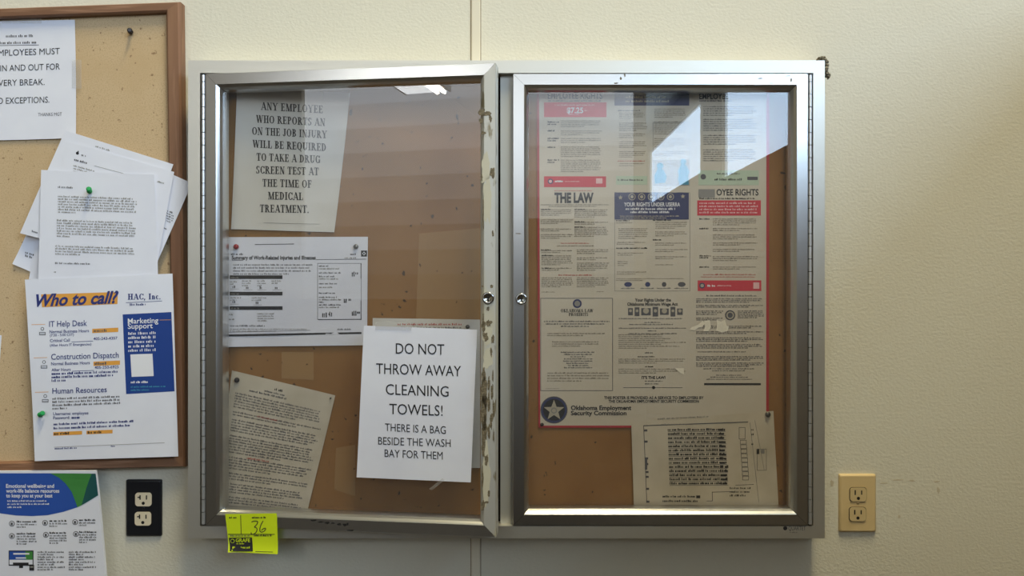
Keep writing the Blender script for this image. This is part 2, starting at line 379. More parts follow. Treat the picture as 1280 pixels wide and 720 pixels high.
    def build(s, name, m, label, cat, group=None, nu=14, nv=14, thick=.00012):
        b = MB(); 
        for layer, off in ((0, 0), (1, -thick)):
            for j in range(nv+1):
                for i in range(nu+1):
                    x, y = s.uv2px(i/nu, j/nv); b.v.append(tuple(s.pl.at(x, y, s.bump(i/nu, j/nv)+off)))
        N = (nu+1)*(nv+1); idx = lambda i, j, l: l*N+j*(nu+1)+i
        for j in range(nv):
            for i in range(nu):
                b.f.append((idx(i, j, 0), idx(i, j+1, 0), idx(i+1, j+1, 0), idx(i+1, j, 0))); b.f.append((idx(i, j, 1), idx(i+1, j, 1), idx(i+1, j+1, 1), idx(i, j+1, 1)))
        b.m = [0]*len(b.f); b.sm = [True]*len(b.f)
        for i in range(nu):
            for j in (0, nv): b.face([b.v[k] for k in (idx(i, j, 0), idx(i+1, j, 0), idx(i+1, j, 1), idx(i, j, 1))])
        for j in range(nv):
            for i in (0, nu): b.face([b.v[k] for k in (idx(i, j, 0), idx(i, j+1, 0), idx(i, j+1, 1), idx(i, j, 1))])
        o = b.build(name, m, normals=False); tag(o, label, cat, group)
        for part, q in s.ink.items(): q['mb'].build(part if isinstance(part, str) else part[0], q['mats'], o, normals=False)
        s.obj = o
        return o

# ------------------------------------------------------------------ the room
def struct(name, b, m, origin=None):
    return tag(b.build(name, m, origin=origin), kind='structure')
b = MB(); b.box((XL, 0, 0), (XR, .12, ZT)); wall = struct('wall_front', b, 'wall', (0, 0, 0))
b = MB(); b.box((XL, YB, -.1), (XR, 0, 0)); struct('floor', b, 'floor')
b = MB(); b.box((XL, YB, ZT), (XR, 0, ZT+.1)); struct('ceiling', b, 'ceil')
b = MB(); b.box((XL-.12, YB, 0), (XL, 0, ZT)); struct('wall_left', b, 'plain')
b = MB(); b.box((XL, YB-.12, 0), (XR, YB, ZT)); struct('wall_rear', b, 'plain')
b = MB(); ys = [0, WIN[0][1], WIN[0][0], WIN[1][1], WIN[1][0], YB]
for k in (0, 2, 4): b.box((XR, ys[k+1], 0), (XR+.14, ys[k], ZT))
for y0, y1, z0, z1 in WIN: b.box((XR, y0, 0), (XR+.14, y1, z0)); b.box((XR, y0, z1), (XR+.14, y1, ZT))
struct('wall_right', b, 'plain')
for i, (y0, y1, z0, z1) in enumerate(WIN):
    b = MB(); t = .03
    b.box((XR+.05, y0, z0), (XR+.09, y1, z0+t)); b.box((XR+.05, y0, z1-t), (XR+.09, y1, z1)); b.box((XR+.05, y0, z0), (XR+.09, y0+t, z1)); b.box((XR+.05, y1-t, z0), (XR+.09, y1, z1))
    wn = struct('window_%d' % (i+1), b, 'fix')
    b = MB(); b.box((XR+.066, y0+t, z0+t), (XR+.072, y1-t, z1-t)); b.build('window_pane', 'pane', wn)
b = MB(); b.box((PART_X, -PART_LEN, 0), (PART_X+.1, 0, PART_TOP)); struct('partition', b, 'dim_plain')
# the batten over the joint in the wall, with a fine gap on each side
b = MB()
xa, xb = pt(589, 0, .0).x, pt(600.5, 0, 0).x
prof = [(xa, 0), (xa, .003), (xa+.002, .0045), (xb-.002, .0045), (xb, .003), (xb, 0)]
b.prism([(x, -y, .0) for x, y in prof], [(x, -y, ZT) for x, y in prof], 0)
b.box((xa-.0014, -.0004, 0), (xa, 0, ZT), 1); b.box((xb, -.0004, 0), (xb+.0014, 0, ZT), 1)
struct('trim_1', b, ['batten', 'caulk_line'])
# ceiling lights
def fixture(x0, x1, y0, y1, z, label):
    o = empty('ceiling_light', ((x0+x1)/2, (y0+y1)/2, z), label, 'ceiling light')
    b = MB(); b.box((x0, y0, z-.02), (x1, y1, z)); b.box((x0, y0, z-.05), (x0+.015, y1, z-.02)); b.box((x1-.015, y0, z-.05), (x1, y1, z-.02)); b.build('housing', 'fix', o)
    for xt in (x1-.05, x1-.11):
        b = MB(); b.lathe((xt, y0+.03, z-.055), (0, 1, 0), [(.016, 0), (.016, y1-y0-.06)], 12); b.build('tube', 'tube', o)
    b = MB(); b.box((x0+.015, y0+.02, z-.05), (x1-.14, y1-.02, z-.042)); b.build('diffuser', 'panel', o)
    for yy in (y0+.2, y1-.2):
        b = MB(); b.lathe(((x0+x1)/2, yy, z), (0, 0, 1), [(.008, 0), (.008, ZT-z)], 8); b.build('hanging_rod', 'alu_post', o)
b = MB(); x0, x1, z0, z1, y = FILL_OPEN
for q in (((XL, 0), (x1+.1, z0)), ((XL, z1), (x1+.1, ZT)), ((XL, z0), (x0, z1)), ((x1, z0), (x1+.1, z1))): b.box((q[0][0], y-.1, q[0][1]), (q[1][0], y, q[1][1]), 1 if q[0][1] == 0 else 0)
struct('wall_middle', b, ['plain', 'dark_paint'])  # unseen wall added to hold the fill opening, darker below it
fixture(-2.15, -1.74, -4.90, -3.9, 3.19, 'hanging twin tube light over the room behind the viewer')
for (x, y), lab in zip(LAMPS, ('added unseen fill lamp housing high above the metal case',)):
    b = MB(); b.box((x-.3, y-.85, ZT-.05), (x+.3, y+.85, ZT)); tag(b.build('ceiling_light', 'fix'), lab, 'ceiling light')
b = MB(); b.box((-.33, -2.1, 0), (.33, -1.7, 1.78)); struct('viewer_blocker', b, 'dark_paint')  # unseen box added where the viewer stands, shading the wall's lower middle

# ------------------------------------------------------------------ glazed notice case
DF = .06                                          # how far its face stands off the wall
SC = (D-DF)/F
X = lambda px: (px-640)*SC
Z = lambda py: ZC+(360-py)*SC
cx0, cx1, cz0, cz1 = X(235), X(1031), Z(673), Z(75.5)
case = empty('display_case', (0, 0, cz0), 'wide aluminium notice case with two glazed doors, the left one ajar', 'display case')
b = MB()
def ring(b, o, i, y0, y1, gap=.0003, m=0):
    """four mitred rails between outer and inner rectangles (x0, x1, z0, z1), from y0 (wall) to y1 (face)"""
    ox0, ox1, oz0, oz1 = o; ix0, ix1, iz0, iz1 = i
    for q in (((ox0, oz1), (ox1, oz1), (ix1, iz1), (ix0, iz1)), ((ox0, oz0), (ix0, iz0), (ix1, iz0), (ox1, oz0)), ((ox0, oz0), (ox0, oz1), (ix0, iz1), (ix0, iz0)), ((ox1, oz0), (ix1, iz0), (ix1, iz1), (ox1, oz1))):
        b.prism([(x, y1, z) for x, z in q], [(x, y0, z) for x, z in q], m)
ix0, ix1, iz0, iz1 = X(250), X(1016.5), Z(657.6), Z(91.2)
ring(b, (cx0, cx1, cz0, cz1), (ix0, ix1, iz0, iz1), 0, -DF)
b.build('case_frame', 'alu_case', case)
b = MB(); b.box((ix0, -.015, iz0), (ix1, 0, iz1)); cork = b.build('back_panel', 'cork_in', case)
b = MB(); b.box(((625.5-640)*(D-.044)/F, -.044, iz0), (X(643)+.012, -.0155, iz1), 0); b.box(((616-640)*(D-.03)/F, -.030, iz0), ((625.5-640)*(D-.044)/F-.0002, -.0155, iz1), 1); b.build('center_post', ['alu_post', 'dark'], case)  # second box: dark strip put in for the shade beside the post
# faded rectangles on the cork where old papers hung
def fade(corners, m='cork_faded'):
    b = MB(); pl = flat(.0152); b.prism([pl.at(x, y, .0003) for x, y in corners], [pl.at(x, y, -.0001) for x, y in corners]); b.build('faded_patch', m, cork)
fade([(524, 292), (612, 284), (612, 402), (520, 400)])
fade([(352, 440), (392, 440), (392, 475), (352, 473)])
fade([(420, 560), (444, 556), (444, 620), (418, 612)])

hx, dw = X(257), .538
dz0, dz1 = Z(657), Z(92)
ANG = math.radians(7.13)
ROT = Matrix.Translation((hx, -DF, 0)) @ Matrix.Rotation(-ANG, 4, 'Z') @ Matrix.Translation((-hx, DF, 0))
U = Vector((math.cos(ANG), -math.sin(ANG), 0)); NL = Vector((-math.sin(ANG), -math.cos(ANG), 0))
def ldoor(off): return Plane(Vector((hx, -DF, ZC))+NL*off, NL)          # a plane parallel to the left door's face
def door(x0, x1, mtx, mats, worn_side=None):
    """mitred door frame swept from one profile: (inset, y)"""
    y = -DF
    prof = [(0, y+.03), (0, y+.001), (.001, y-.001), (.0205, y-.001), (.0225, y+.0005), (.0255, y+.0035), (.0285, y+.009), (.0295, y+.018), (.0295, y+.03)]
    b = MB(); g = .00025
    def loop(k): i, yy = prof[k]; return [(x0+i, yy, dz0+i), (x1-i, yy, dz0+i), (x1-i, yy, dz1-i), (x0+i, yy, dz1-i)]
    L = [loop(k) for k in range(len(prof))]
    for e in range(4):
        dirv = Vector(L[0][(e+1) % 4])-Vector(L[0][e]); dirv.normalize(); mi = 1 if e == worn_side else 0
        for k in range(len(prof)-1):
            a0, a1 = Vector(L[k][e])+dirv*g, Vector(L[k][(e+1) % 4])-dirv*g
            c0, c1 = Vector(L[k+1][e])+dirv*g, Vector(L[k+1][(e+1) % 4])-dirv*g
            b.face([a0, a1, c1, c0], mi, 4 <= k <= 6)
    # dark core behind the mitre gaps
    for e in range(4):
        i0, i1 = .002, .02
        for k in (1,):
            q = [(x0, dz0), (x1, dz0), (x1, dz1), (x0, dz1)]
            A, B = q[e], q[(e+1) % 4]
    b.xform(mtx); d = b.build('case_door', mats, case, normals=False)
    core = MB()
    ring(core, (x0+.0015, x1-.0015, dz0+.0015, dz1-.0015), (x0+.022, x1-.022, dz0+.022, dz1-.022), y+.02, y+.0012)
    core.xform(mtx); core.build('frame_core', 'dark', d)
    g = MB(); g.box((x0+.027, y+.0165, dz0+.027), (x1-.027, y+.0205, dz1-.027)); g.xform(mtx); g.build('glass_pane', 'glass', d)
    return d
def hinge(door_o, xc, mtx=None):
    b = MB(); z = dz0+.002; p = .0232; k = 0
    while z < dz1-.004:
        z1 = min(z+p, dz1-.002)
        b.lathe((xc, -DF+.0005, z+.0006), (0, 0, 1), [(.0034, 0), (.0034, z1-z-.0012)], 14, 0)
        z = z1; k += 1
    b.box((xc-.0052, -DF+.004, dz0), (xc+.0052, -DF+.012, dz1), 1)
    b.build('piano_hinge', ['hinge', 'dark'], door_o)
def lock(door_o, pl, px, py):
    b = MB(); c = pl.at(px, py); n = pl.n
    b.lathe(c, n, [(.0108, 0), (.0108, .002), (.0098, .0032), (.0072, .0036), (.0068, .0026), (.0, .0028)], 28, 0)
    a = n.cross(Vector((0, 0, 1))).normalized()
    p = [c+n*.0034+a*sx*.0012+Vector((0, 0, sz*.0044)) for sx, sz in ((-1, -1), (1, -1), (1, 1), (-1, 1))]
    b.prism([v for v in p], [v-n*.001 for v in p], 1)
    p = [c+n*.0035+a*math.cos(t*.6283)*.0022+Vector((0, 0, math.sin(t*.6283)*.0022+.001)) for t in range(10)]
    b.prism(p, [v-n*.001 for v in p], 1)
    b.build('lock', ['chrome', 'slot'], door_o)
ld = door(hx, hx+dw, ROT, ['alu', 'alu_worn'], 1)
rd = door(X(641), X(1010), Matrix.Identity(4), ['alu', 'alu'])
ld['label'] = 'left door standing ajar, free stile scarred with tape residue'; rd['label'] = 'closed right door'
hinge(ld, hx-.0042); hinge(rd, X(1010)+.0042)
lock(ld, ldoor(.0012), 610.3, 372.5); lock(rd, flat(DF+.0012), 651.8, 373.8)
def blob(cx, cy, rx, ry, pl, seed, n=40):
    rr = random.Random(seed); a = [(rr.uniform(0, 6.28), k, rr.uniform(.25, 1)/k**.55) for k in (2, 3, 4, 5, 7, 9, 12)]
    q = []
    for i in range(n):
        t = 6.2832*i/n; h = 1+.42*sum(c*math.sin(k*t+p) for p, k, c in a)/1.6
        h = max(.25, h); q.append(pl.at(cx+rx*math.cos(t)*h, cy+ry*math.sin(t)*h))
    return q
def blobs(name, m, lst, pl, par, th=.0003):
    for i, (cx, cy, rx, ry) in enumerate(lst):
        b = MB(); f = blob(cx, cy, rx, ry, pl, i*17+int(cx)); b.prism(f, [Vector(p)-pl.n*th*1.5 for p in f]); b.build(name, m, par, normals=False)
P_L = ldoor(.0014)
blobs('cream_residue', 'residue_lt', [(607, 210, 6, 16), (609, 250, 5, 30), (610, 448, 6, 13), (608, 595, 5, 34), (609, 420, 6, 10)], ldoor(.0012), ld)
blobs('tape_residue', 'residue', [(602, 140, 4, 4.5), (609, 142, 5, 3), (613, 148, 2, 4), (601, 151, 2.4, 3.5), (604.5, 166, 3, 1.8), (615.5, 216, 3, 7), (602, 222, 1.4, 4),
    (604, 262, .9, 16), (604, 278, .8, 10), (616, 292, 1.2, 4), (604.5, 408, 2.4, 7), (611, 404, 3.5, 4), (607, 421, 3, 6), (616, 424, 2, 5), (614, 440, 1.5, 5),
    (604.5, 470, 2.8, 9), (605, 490, 3.6, 22), (605, 515, 3.8, 24), (605.5, 540, 3, 20), (611, 480, 1.6, 9), (615, 490, 1.8, 9), (611, 503, 1.8, 12), (617, 512, 1.3, 12), (614, 526, 1.8, 10), (611, 540, 1.6, 9), (617, 545, .9, 8), (616, 470, .8, 8),
    (604, 563, 1.8, 9), (608, 575, 2.5, 6), (603, 596, 1.2, 12), (611, 617, 1.6, 4), (603.5, 632, 2.6, 6), (608, 628, 3, 1.4), (603, 358, 1, 1.4), (614.5, 358, 2, 2), (610, 386, 2, 2.4), (604, 400, 1, 8)], P_L, ld)
blobs('scuff', 'scuff', [(392, 650.5, 4, .9), (401, 652.5, 4, .8), (409, 653.5, 3.2, 1.4), (416, 654, 2.5, .9), (424, 655.5, 3, 1.2), (431, 656, 3, 1.5), (434.5, 655, 1.2, 1.6), (438, 663, 4.5, .8)], ldoor(.0014), ld)
P_R = flat(DF+.0012)
blobs('scuff', 'residue', [(770, 104, 2.5, .8), (776, 98, 1.5, 1.6), (781, 94, 1, 2), (950, 98, 4, .7), (964, 104, 6, .5), (985, 95, 4, .6), (989, 100, 1, 3), (648, 292, 4, .5)], P_R, rd, .0002)
blobs('scuff_mark', 'grime', [(1140, 601, 4, 1.2), (1171, 602, 4, 1), (1122, 600, 8, .8), (1173, 613, 1.5, 4), (1124, 646, 1.5, 2), (1105, 604, 5, .7), (1040, 604, 2, 4)], flat(.0003), wall, .0002)
# maker's mark on the bottom rail
mk = Sheet([(975, 655), (1015, 655), (1015, 668), (975, 668)], flat(DF), 0)
mk.disc(981.5, 660.2, 2.6, 'ink', 'makers_mark'); mk.text('QUARTET', 985.5, 1007, 662.8, 5.2, 'ink_soft', 'makers_mark'); mk.greek(987, 666, 1004, 1, 2, 1.6, 'ink_pale', 'makers_mark')
q = mk.ink['makers_mark']; q['mb'].build('makers_mark', q['mats'], case, normals=False)
b = MB()
rr = random.Random(5)
for (px, py, r) in ((1023, 73.5, 1.6), (1026, 73, 2), (1029, 73.5, 2.4), (1031.5, 75, 2.6), (1032.5, 78, 2.4), (1032.8, 81.5, 2.6), (1032.6, 85.5, 2.8), (1032.2, 89, 2.4), (1034, 92, 2.6), (1036, 94.5, 2.2), (1034, 95.5, 1.8)):
    c = pt(px, py, .054); rad = r*SC
    b.lathe(c, (rr.uniform(-.5, .5), -1, rr.uniform(-.5, .5)), [(rad*.4, -.010), (rad*.9, -.005), (rad, .001), (rad*.8, .0045), (rad*.2, .006)], 11)
tag(b.build('dried_sealant', 'caulk'), 'grey dried sealant crusted on the case\'s top right corner', 'sealant')

# ------------------------------------------------------------------ open cork board
PB = flat(.024); PC = flat(.010)
board = empty('cork_board', pt(-10, 590, 0), 'large brown wood-framed cork board at the left edge, left of the metal case', 'bulletin board')
O = [(-250, 19), (224.5, 1.5), (231, 584), (-250, 597)]; I = [(-232, 31), (207, 14), (215.5, 573), (-232, 584)]
b = MB(); b.prism([PC.at(x, y) for x, y in [(-238, 25), (216, 8), (223, 578), (-238, 590)]], [PC.at(x, y, -.0095) for x, y in [(-238, 25), (216, 8), (223, 578), (-238, 590)]])
b.build('cork_panel', 'cork', board)
for e, m in ((0, 'wood_h'), (1, 'wood'), (2, 'wood_h'), (3, 'wood')):
    f = (e+1) % 4
    q = [O[e], O[f], I[f], I[e]]
    b = MB(); fr = [PB.at(x, y) for x, y in q]
    # softened outer and inner edges: three steps across the moulding
    def mixp(a, c, t): return a*(1-t)+c*t
    P0 = [mixp(fr[0], fr[3], t) for t in (0, .14, .86, 1)]; P1 = [mixp(fr[1], fr[2], t) for t in (0, .14, .86, 1)]
    dep = (.004, 0, 0, .003); bk = .0235
    c0 = [p+Vector((0, d, 0)) for p, d in zip(P0, dep)]; c1 = [p+Vector((0, d, 0)) for p, d in zip(P1, dep)]
    c0 += [Vector((P0[3].x, -.001, P0[3].z)), Vector((P0[0].x, -.001, P0[0].z))]; c1 += [Vector((P1[3].x, -.001, P1[3].z)), Vector((P1[0].x, -.001, P1[0].z))]
    b.prism(c0, c1); b.build('frame_rail', m, board)

# ------------------------------------------------------------------ pins
def pin(name, px, py, pl, m, label, style='push', axis=None, size=1.0, cat='push pin', group=None):
    c = pl.at(px, py); n = Vector(axis).normalized() if axis else pl.n
    o = empty(name, c, label, cat, group)
    b = MB(); k = size
    if style == 'push':
        b.lathe(c+n*.003, n, [(.0034*k, 0), (.0048*k, .0008), (.0048*k, .002), (.0026*k, .0034), (.0022*k, .0085), (.003*k, .0105), (.0046*k, .0115), (.0046*k, .0128), (.0030*k, .0136)], 20)
    else:
        b.lathe(c+n*.0008, n, [(.0042*k, 0), (.0050*k, .0008), (.0048*k, .0022), (.0034*k, .0036), (.0012*k, .0043)], 20)
    b.build('head', m, o)
    b = MB(); b.lathe(c-n*.004, n, [(.0003, 0), (.0006, .002), (.0006, .0085)], 8); b.build('needle', 'steel_pin', o)
    return o
pin('push_pin', 163.5, 40.5, PC, 'dark_pin', 'dark push pin stuck alone in the bare cork, upper right of the open board', axis=(.35, -1, -.05))
pin('push_pin', 112, 240, flat(.0328), 'green_pin', 'green push pin through the top of the white letter', axis=(.45, -1, .28))
pin('push_pin', 49, 519, flat(.0350), 'green_pin', 'green push pin beside the Human Resources lines of the phone list', axis=(.8, -.62, .35))

# ------------------------------------------------------------------ papers on the open board
# sign-in notice
s = Sheet([(-88, 28.5), (94, 25), (96.5, 173), (-88, 178)], flat(.0120), .0012, {'br': .002, 'r': .001}, 3)
s.greek(8, 47, 42, 1, 3, 3.2, 'ink_soft', 'body_text', 1, -.02); s.greek(0, 55.5, 49, 1, 3, 3.2, 'ink_soft', 'body_text', 1, -.02, seed=2); s.line(-10, 57, 49, 56, .7)
for t, x0, x1, yb, sl in (('EMPLOYEES MUST', -6.5, 75, 70.5, -.035), ('IN AND OUT FOR', 1, 75, 89.5, -.035), ('EVERY BREAK.', -5.5, 56, 108, -.03), ('NO EXCEPTIONS.', -9, 62, 130.5, -.03)):
    s.text(t, x0, x1, yb, 7.6, 'ink', sl=sl)
s.text('THANKS MGT', 48, 78, 145.5, 4.2, 'ink_soft', sl=-.02)
sgn = s.build('paper_notice', 'paper', 'creased white notice about signing in and out for every break, cut by the left edge', 'paper')
# stack under the green pin, back to front
def letter(c, d, seed, label, name='paper_sheet', local=None, **k):
    return Sheet(c, flat(d), k.get('wave', .0006), k.get('curl'), seed, local), label
s = Sheet([(135, 182), (240, 229), (179, 368), (74, 322)], flat(.0252), .0003, None, 21)
s.greek(208, 264, 216, 5, 3.2, 2.2, 'ink_soft', sl=.45); s.greek(205, 286, 210, 1, 3, 2.2, 'ink_soft', sl=.45)
s.build('paper_sheet', 'paper', 'white sheet slanting out to the right over the board frame, behind the pinned letter', 'paper', 'papers under the green pin')
s = Sheet([(80, 186), (200, 232), (140, 385), (17, 330)], flat(.0112), .0008, {'bl': .004}, 22)
s.greek(32, 317, 46, 2, 4, 3, 'ink_soft', sl=.3)
s.build('paper_sheet', 'paper', 'white sheet whose curled corner sticks out lowest at the left, behind the pinned letter', 'paper', 'papers under the green pin')
s = Sheet([(82, 163), (217, 205.5), (172, 330), (25, 291.5)], flat(.0268), .0008, {'tl': .001}, 23)
s.greek(40, 290, 52, 1, 4, 2.4, 'ink_soft', sl=.3); s.greek(120, 184, 150, 1, 3, 2, 'ink_pale', sl=.3)
s.build('paper_sheet', 'paper', 'white sheet topmost in the slanted bunch, its long left edge uncovered', 'paper', 'papers under the green pin')
s = Sheet([(60, 236), (198, 250), (190, 352), (36, 349)], flat(.0144), .0003, None, 25)
s.build('paper_sheet', 'paper', 'white sheet showing only as a strip left of the pinned letter, low down', 'paper', 'papers under the green pin')
s = Sheet([(83.5, 176), (218, 215), (193, 352), (58, 318)], flat(.0296), .0006, None, 24)
s.disc(97, 191.5, 1.9, 'ink', 'header_mark'); s.disc(98, 189.4, .8, 'ink', 'header_mark'); s.greek(102, 195, 112, 1, 3, 2.6, 'ink_soft', sl=.25)
s.greek(93, 201, 121, 1, 3, 3, 'ink', sl=.27); s.greek(92, 208, 118, 3, 3.4, 2, 'ink_pale', sl=.27); s.line(118, 207, 160, 218, .5, 'ink_pale'); s.greek(197, 228, 212, 1, 3, 2, 'ink_pale', sl=.25)
s.build('paper_sheet', 'paper', 'white sheet with a small dark mark heading it, just above the pinned letter', 'paper', 'papers under the green pin')
s = Sheet([(52, 212.5), (194, 218.5), (198, 352), (47.5, 352)], flat(.0312), .001, {'tr': .0015}, 26)
s.greek(73, 235, 103, 1, 3, 2.4, 'ink_soft', sl=.04)
for y0, n in ((246.5, 7), (276.5, 7), (308.5, 4)): s.greek(73-(y0-246)*.06, y0, 174-(y0-246)*.03, n, 3.25, 2.3, 'ink_pale', sl=.035, last=.22 if n == 7 else .3)
s.greek(69, 330, 143, 1, 3, 2.3, 'ink_soft', sl=.02); s.greek(68, 341, 71, 1, 3, 2.3, 'ink_soft')
s.build('letter_sheet', 'paper', 'white typed letter held by a green push pin, front of the bunch', 'paper', 'papers under the green pin')

# phone list
s = Sheet([(32, 349.5), (216, 342), (223, 570.5), (44.5, 576)], flat(.0332), .0008, {'tl': .001, 'bl': .002}, 31)
SL = -.04
s.poly([(52, 368), (148, 365), (147.5, 380), (53, 384)], 'orange', 'highlight_band')
s.text('Who to call?', 46, 149, 383, 14.5, 'text_navy', 'heading', sl=-.045, bold=.03, shear=.32, off=.0006)
s.serif('HAC, Inc.', 160.5, 201, 374.6, 7.4, 'text_navy', 'heading', sl=-.012); s.line(158, 378, 203, 376, .6, 'text_navy'); s.greek(163, 382, 198, 1, 3, 2.6, 'text_navy', sl=-.03)
def sec(t, x0, x1, y, cap=7.0): s.text(t, x0, x1, y, cap, 'text_navy', 'heading', sl=-.03, bold=.008)
sec('IT Help Desk', 62, 109.5, 408.5); sec('Construction Dispatch', 64.5, 149, 449.5); sec('Human Resources', 66, 134, 492, 6.8)
for x, y in ((40, 405.5), (42.5, 447), (44, 490)): s.line(x, y, x+17, y-.5, .6, 'orange')
def small(t, x0, x1, y, cap=3.4, m='text_navy', bold=.012): s.text(t, x0, x1, y, cap, m, 'body_text', sl=-.03, bold=bold)
small('Normal Business Hours', 62.5, 112, 416.5, 3.8); small('(7:30 - 5:00 CST)', 63, 93, 420.5, 3); small('Critical Call', 63, 88, 427.5, 3.6); small('(After Hours IT Emergencies)', 63, 115, 433, 3)
s.line(90, 427, 117, 426, .6, 'text_navy'); small('405-243-4357', 117.5, 147.5, 425, 3.4)
s.poly([(116, 411), (148.5, 409.5), (148.5, 414.8), (116, 416.3)], 'orange', 'highlight_band'); s.greek(118, 415, 147, 1, 3, 3.4, 'ink_soft', sl=-.03)
small('Normal Business Hours', 64.5, 113, 456.5, 3.8); s.poly([(117.5, 452), (150.5, 450.5), (150.5, 455.8), (117.5, 457.3)], 'orange', 'highlight_band'); s.greek(119, 456, 149, 1, 3, 3.4, 'ink_soft', sl=-.03)
small('After Hours', 65, 89, 464, 3.6); s.line(91, 463.5, 118, 462.5, .6, 'text_navy'); small('405-250-6925', 119, 149, 461, 3.4)
s.greek(65, 468.5, 148, 3, 4.3, 3, 'text_navy', sl=-.035, last=.24, dens=1.1)
s.greek(66, 499.5, 153, 4, 4.1, 2.6, 'ink_soft', sl=-.035, last=.28)
small('Username: employee', 67, 111, 519, 3.6); small('Password:', 67, 88, 524, 3.6); s.greek(90, 523.4, 106, 1, 3, 3.4, 'text_navy', sl=-.03, dens=1.2)
s.greek(67.5, 531.5, 168, 2, 5, 2.8, 'text_navy', sl=-.04, last=1, dens=1.1)
s.poly([(67, 540), (103, 538.5), (103, 543), (67, 544.5)], 'orange', 'highlight_band'); s.greek(68, 543.5, 102, 1, 3, 3.2, 'ink', sl=-.04); s.poly([(108.5, 538.3), (141, 537), (141, 541.5), (108.5, 542.8)], 'orange', 'highlight_band'); s.greek(110, 542, 140, 1, 3, 3.2, 'ink', sl=-.04)
s.line(68, 558.6, 206, 553, .5, 'ink_pale'); s.greek(69, 561.5, 121, 1, 3, 2.2, 'text_navy', sl=-.03); s.greek(139, 558.5, 148, 1, 3, 2, 'text_navy', sl=-.03)
for cx, cy in ((53.5, 414), (55.5, 455.5), (57, 498)):
    s.disc(cx, cy-3, 2.2, 'ink_soft', 'icon'); s.disc(cx, cy-3, 1.4, 'paper', 'icon', off=.0004); s.outline(cx-4, cy+1, cx+4, cy+5, .7, 'ink_soft', 'icon'); s.line(cx-4, cy+3, cx+4, cy+3, .5, 'ink_soft', 'icon')
for i in range(6):
    for j in range(8):
        u0, u1, v0, v1 = i/6, (i+1)/6, j/8, (j+1)/8; c = [(154, 393), (214.5, 390), (218.5, 489), (158, 492.5)]
        f = lambda u, v: ((c[0][0]*(1-u)+c[1][0]*u)*(1-v)+(c[3][0]*(1-u)+c[2][0]*u)*v, (c[0][1]*(1-u)+c[1][1]*u)*(1-v)+(c[3][1]*(1-u)+c[2][1]*u)*v)
        s.q([f(u0, v0), f(u1, v0), f(u1, v1), f(u0, v1)], 'blue', 'color_panel', .00025)
s.text('Marketing', 160.5, 198.5, 404.5, 6.4, 'white_ink', 'heading', sl=-.03, bold=.012, off=.0006); s.text('Support', 160.5, 191.5, 411, 6.4, 'white_ink', 'heading', sl=-.03, bold=.012, off=.0006)
s.line(200, 399.8, 214, 399.4, .5, 'orange', off=.0005)
s.greek(161, 418.5, 197, 5, 5.3, 3.4, 'white_ink', sl=-.03, last=1.1, rag=.2, dens=.9, off=.0006)
s.poly([(163.5, 443), (191, 442), (192.5, 470), (165, 471)], 'white_ink', 'color_panel', .0005)
s.greek(164, 479, 202, 1, 3, 2.8, 'white_ink', sl=-.02, off=.0006); s.greek(164, 484.5, 209, 2, 4, 2, 'teal', sl=-.02, last=.6, off=.0006)
s.build('phone_list', 'paper', 'white Who to call phone list with a blue panel, bottom of the cork board', 'poster')
s = Sheet([(-60, 419), (2.2, 419), (-1.5, 473), (-62, 473)], flat(.0112), .0003, None, 33)
s.build('paper_sheet', 'paper', 'sliver of white paper at the left edge, left of the phone list', 'paper')
# tape
def tape(c, pl, label):
    b = MB(); b.prism([pl.at(x, y, .00012) for x, y in c], [pl.at(x, y) for x, y in c]); tag(b.build('tape_strip', 'tape', normals=True), label, 'tape')
tape([(90, 74), (102, 75), (102, 111), (90, 110)], flat(.0142), 'clear tape strip on the right edge of the sign-in notice')
tape([(2, 22), (52, 23), (52, 29), (2, 29)], flat(.0142), 'clear tape strip along the top of the sign-in notice')

# flyer under the board
s = Sheet([(-70, 589.5), (120.5, 588), (133, 730), (-72, 730)], flat(.0300), .0003, {'tr': .003}, 41)
cur = lambda pts, m, off: s.poly(pts, m, 'color_panel', off)
top = 591.5
low = [(-70, 625), (-40, 635), (0, 641.5), (20, 644.2), (40, 645), (60, 643.8), (80, 639.5), (97, 634), (110, 627), (123, 619)]
for (a, c) in zip(low[:-1], low[1:]):
    for k in range(5):
        f = lambda p, t: (min(p[0], 120.8)*(1-t)+p[0]*t, top*(1-t)+p[1]*t)
        cur([f(a, k/5), f(c, k/5), f(c, k/5+.2), f(a, k/5+.2)], 'flyer_blue', .0003)
cur([(63, top), (116, top), (112, 600), (108, 611), (105, 622), (102, 631.6), (97, 634), (95, 628), (90, 615), (82, 604), (74, 597)], 'flyer_green', .0005)
cur([(116, top), (120.8, top), (123, 619), (110, 627), (102, 631.6), (105, 622), (108, 611), (112, 600)], 'flyer_dark', .0005)
for i, (t, x1) in enumerate((('Emotional wellbeing and', 68), ('work-life balance resources', 74.5), ('to keep you at your best', 66))): s.text(t, 8, x1, 609.6+i*6, 4.6, 'white_ink', 'heading', bold=.02, off=.0007)
s.greek(9.5, 627, 63, 3, 3.9, 2, 'white_ink', sl=-.004, last=.36, off=.0007)
for (cx, cy) in ((15, 654.5), (56.5, 653.5), (94, 652.5), (15, 670), (57.5, 668.5), (95, 667.5)):
    s.disc(cx, cy, 3.6, 'ink_soft', 'icon'); s.disc(cx, cy, 2.7, 'paper', 'icon', off=.0005); s.rect(cx-1.4, cy-1.5, cx+1.4, cy+2, 'ink_soft', 'icon', .0007)
for (x0, y0, x1, n) in ((21, 653, 46, 3), (62, 652, 84, 3), (99, 651, 119, 3), (21, 668, 46, 5), (62, 667, 84, 5), (99, 666, 121, 5)):
    s.greek(x0, y0, x1, 1, 3, 2.3, 'ink', dens=1.2, last=1); s.greek(x0, y0+3.4, x1, n-1, 3.1, 2.1, 'ink_soft', last=.5)
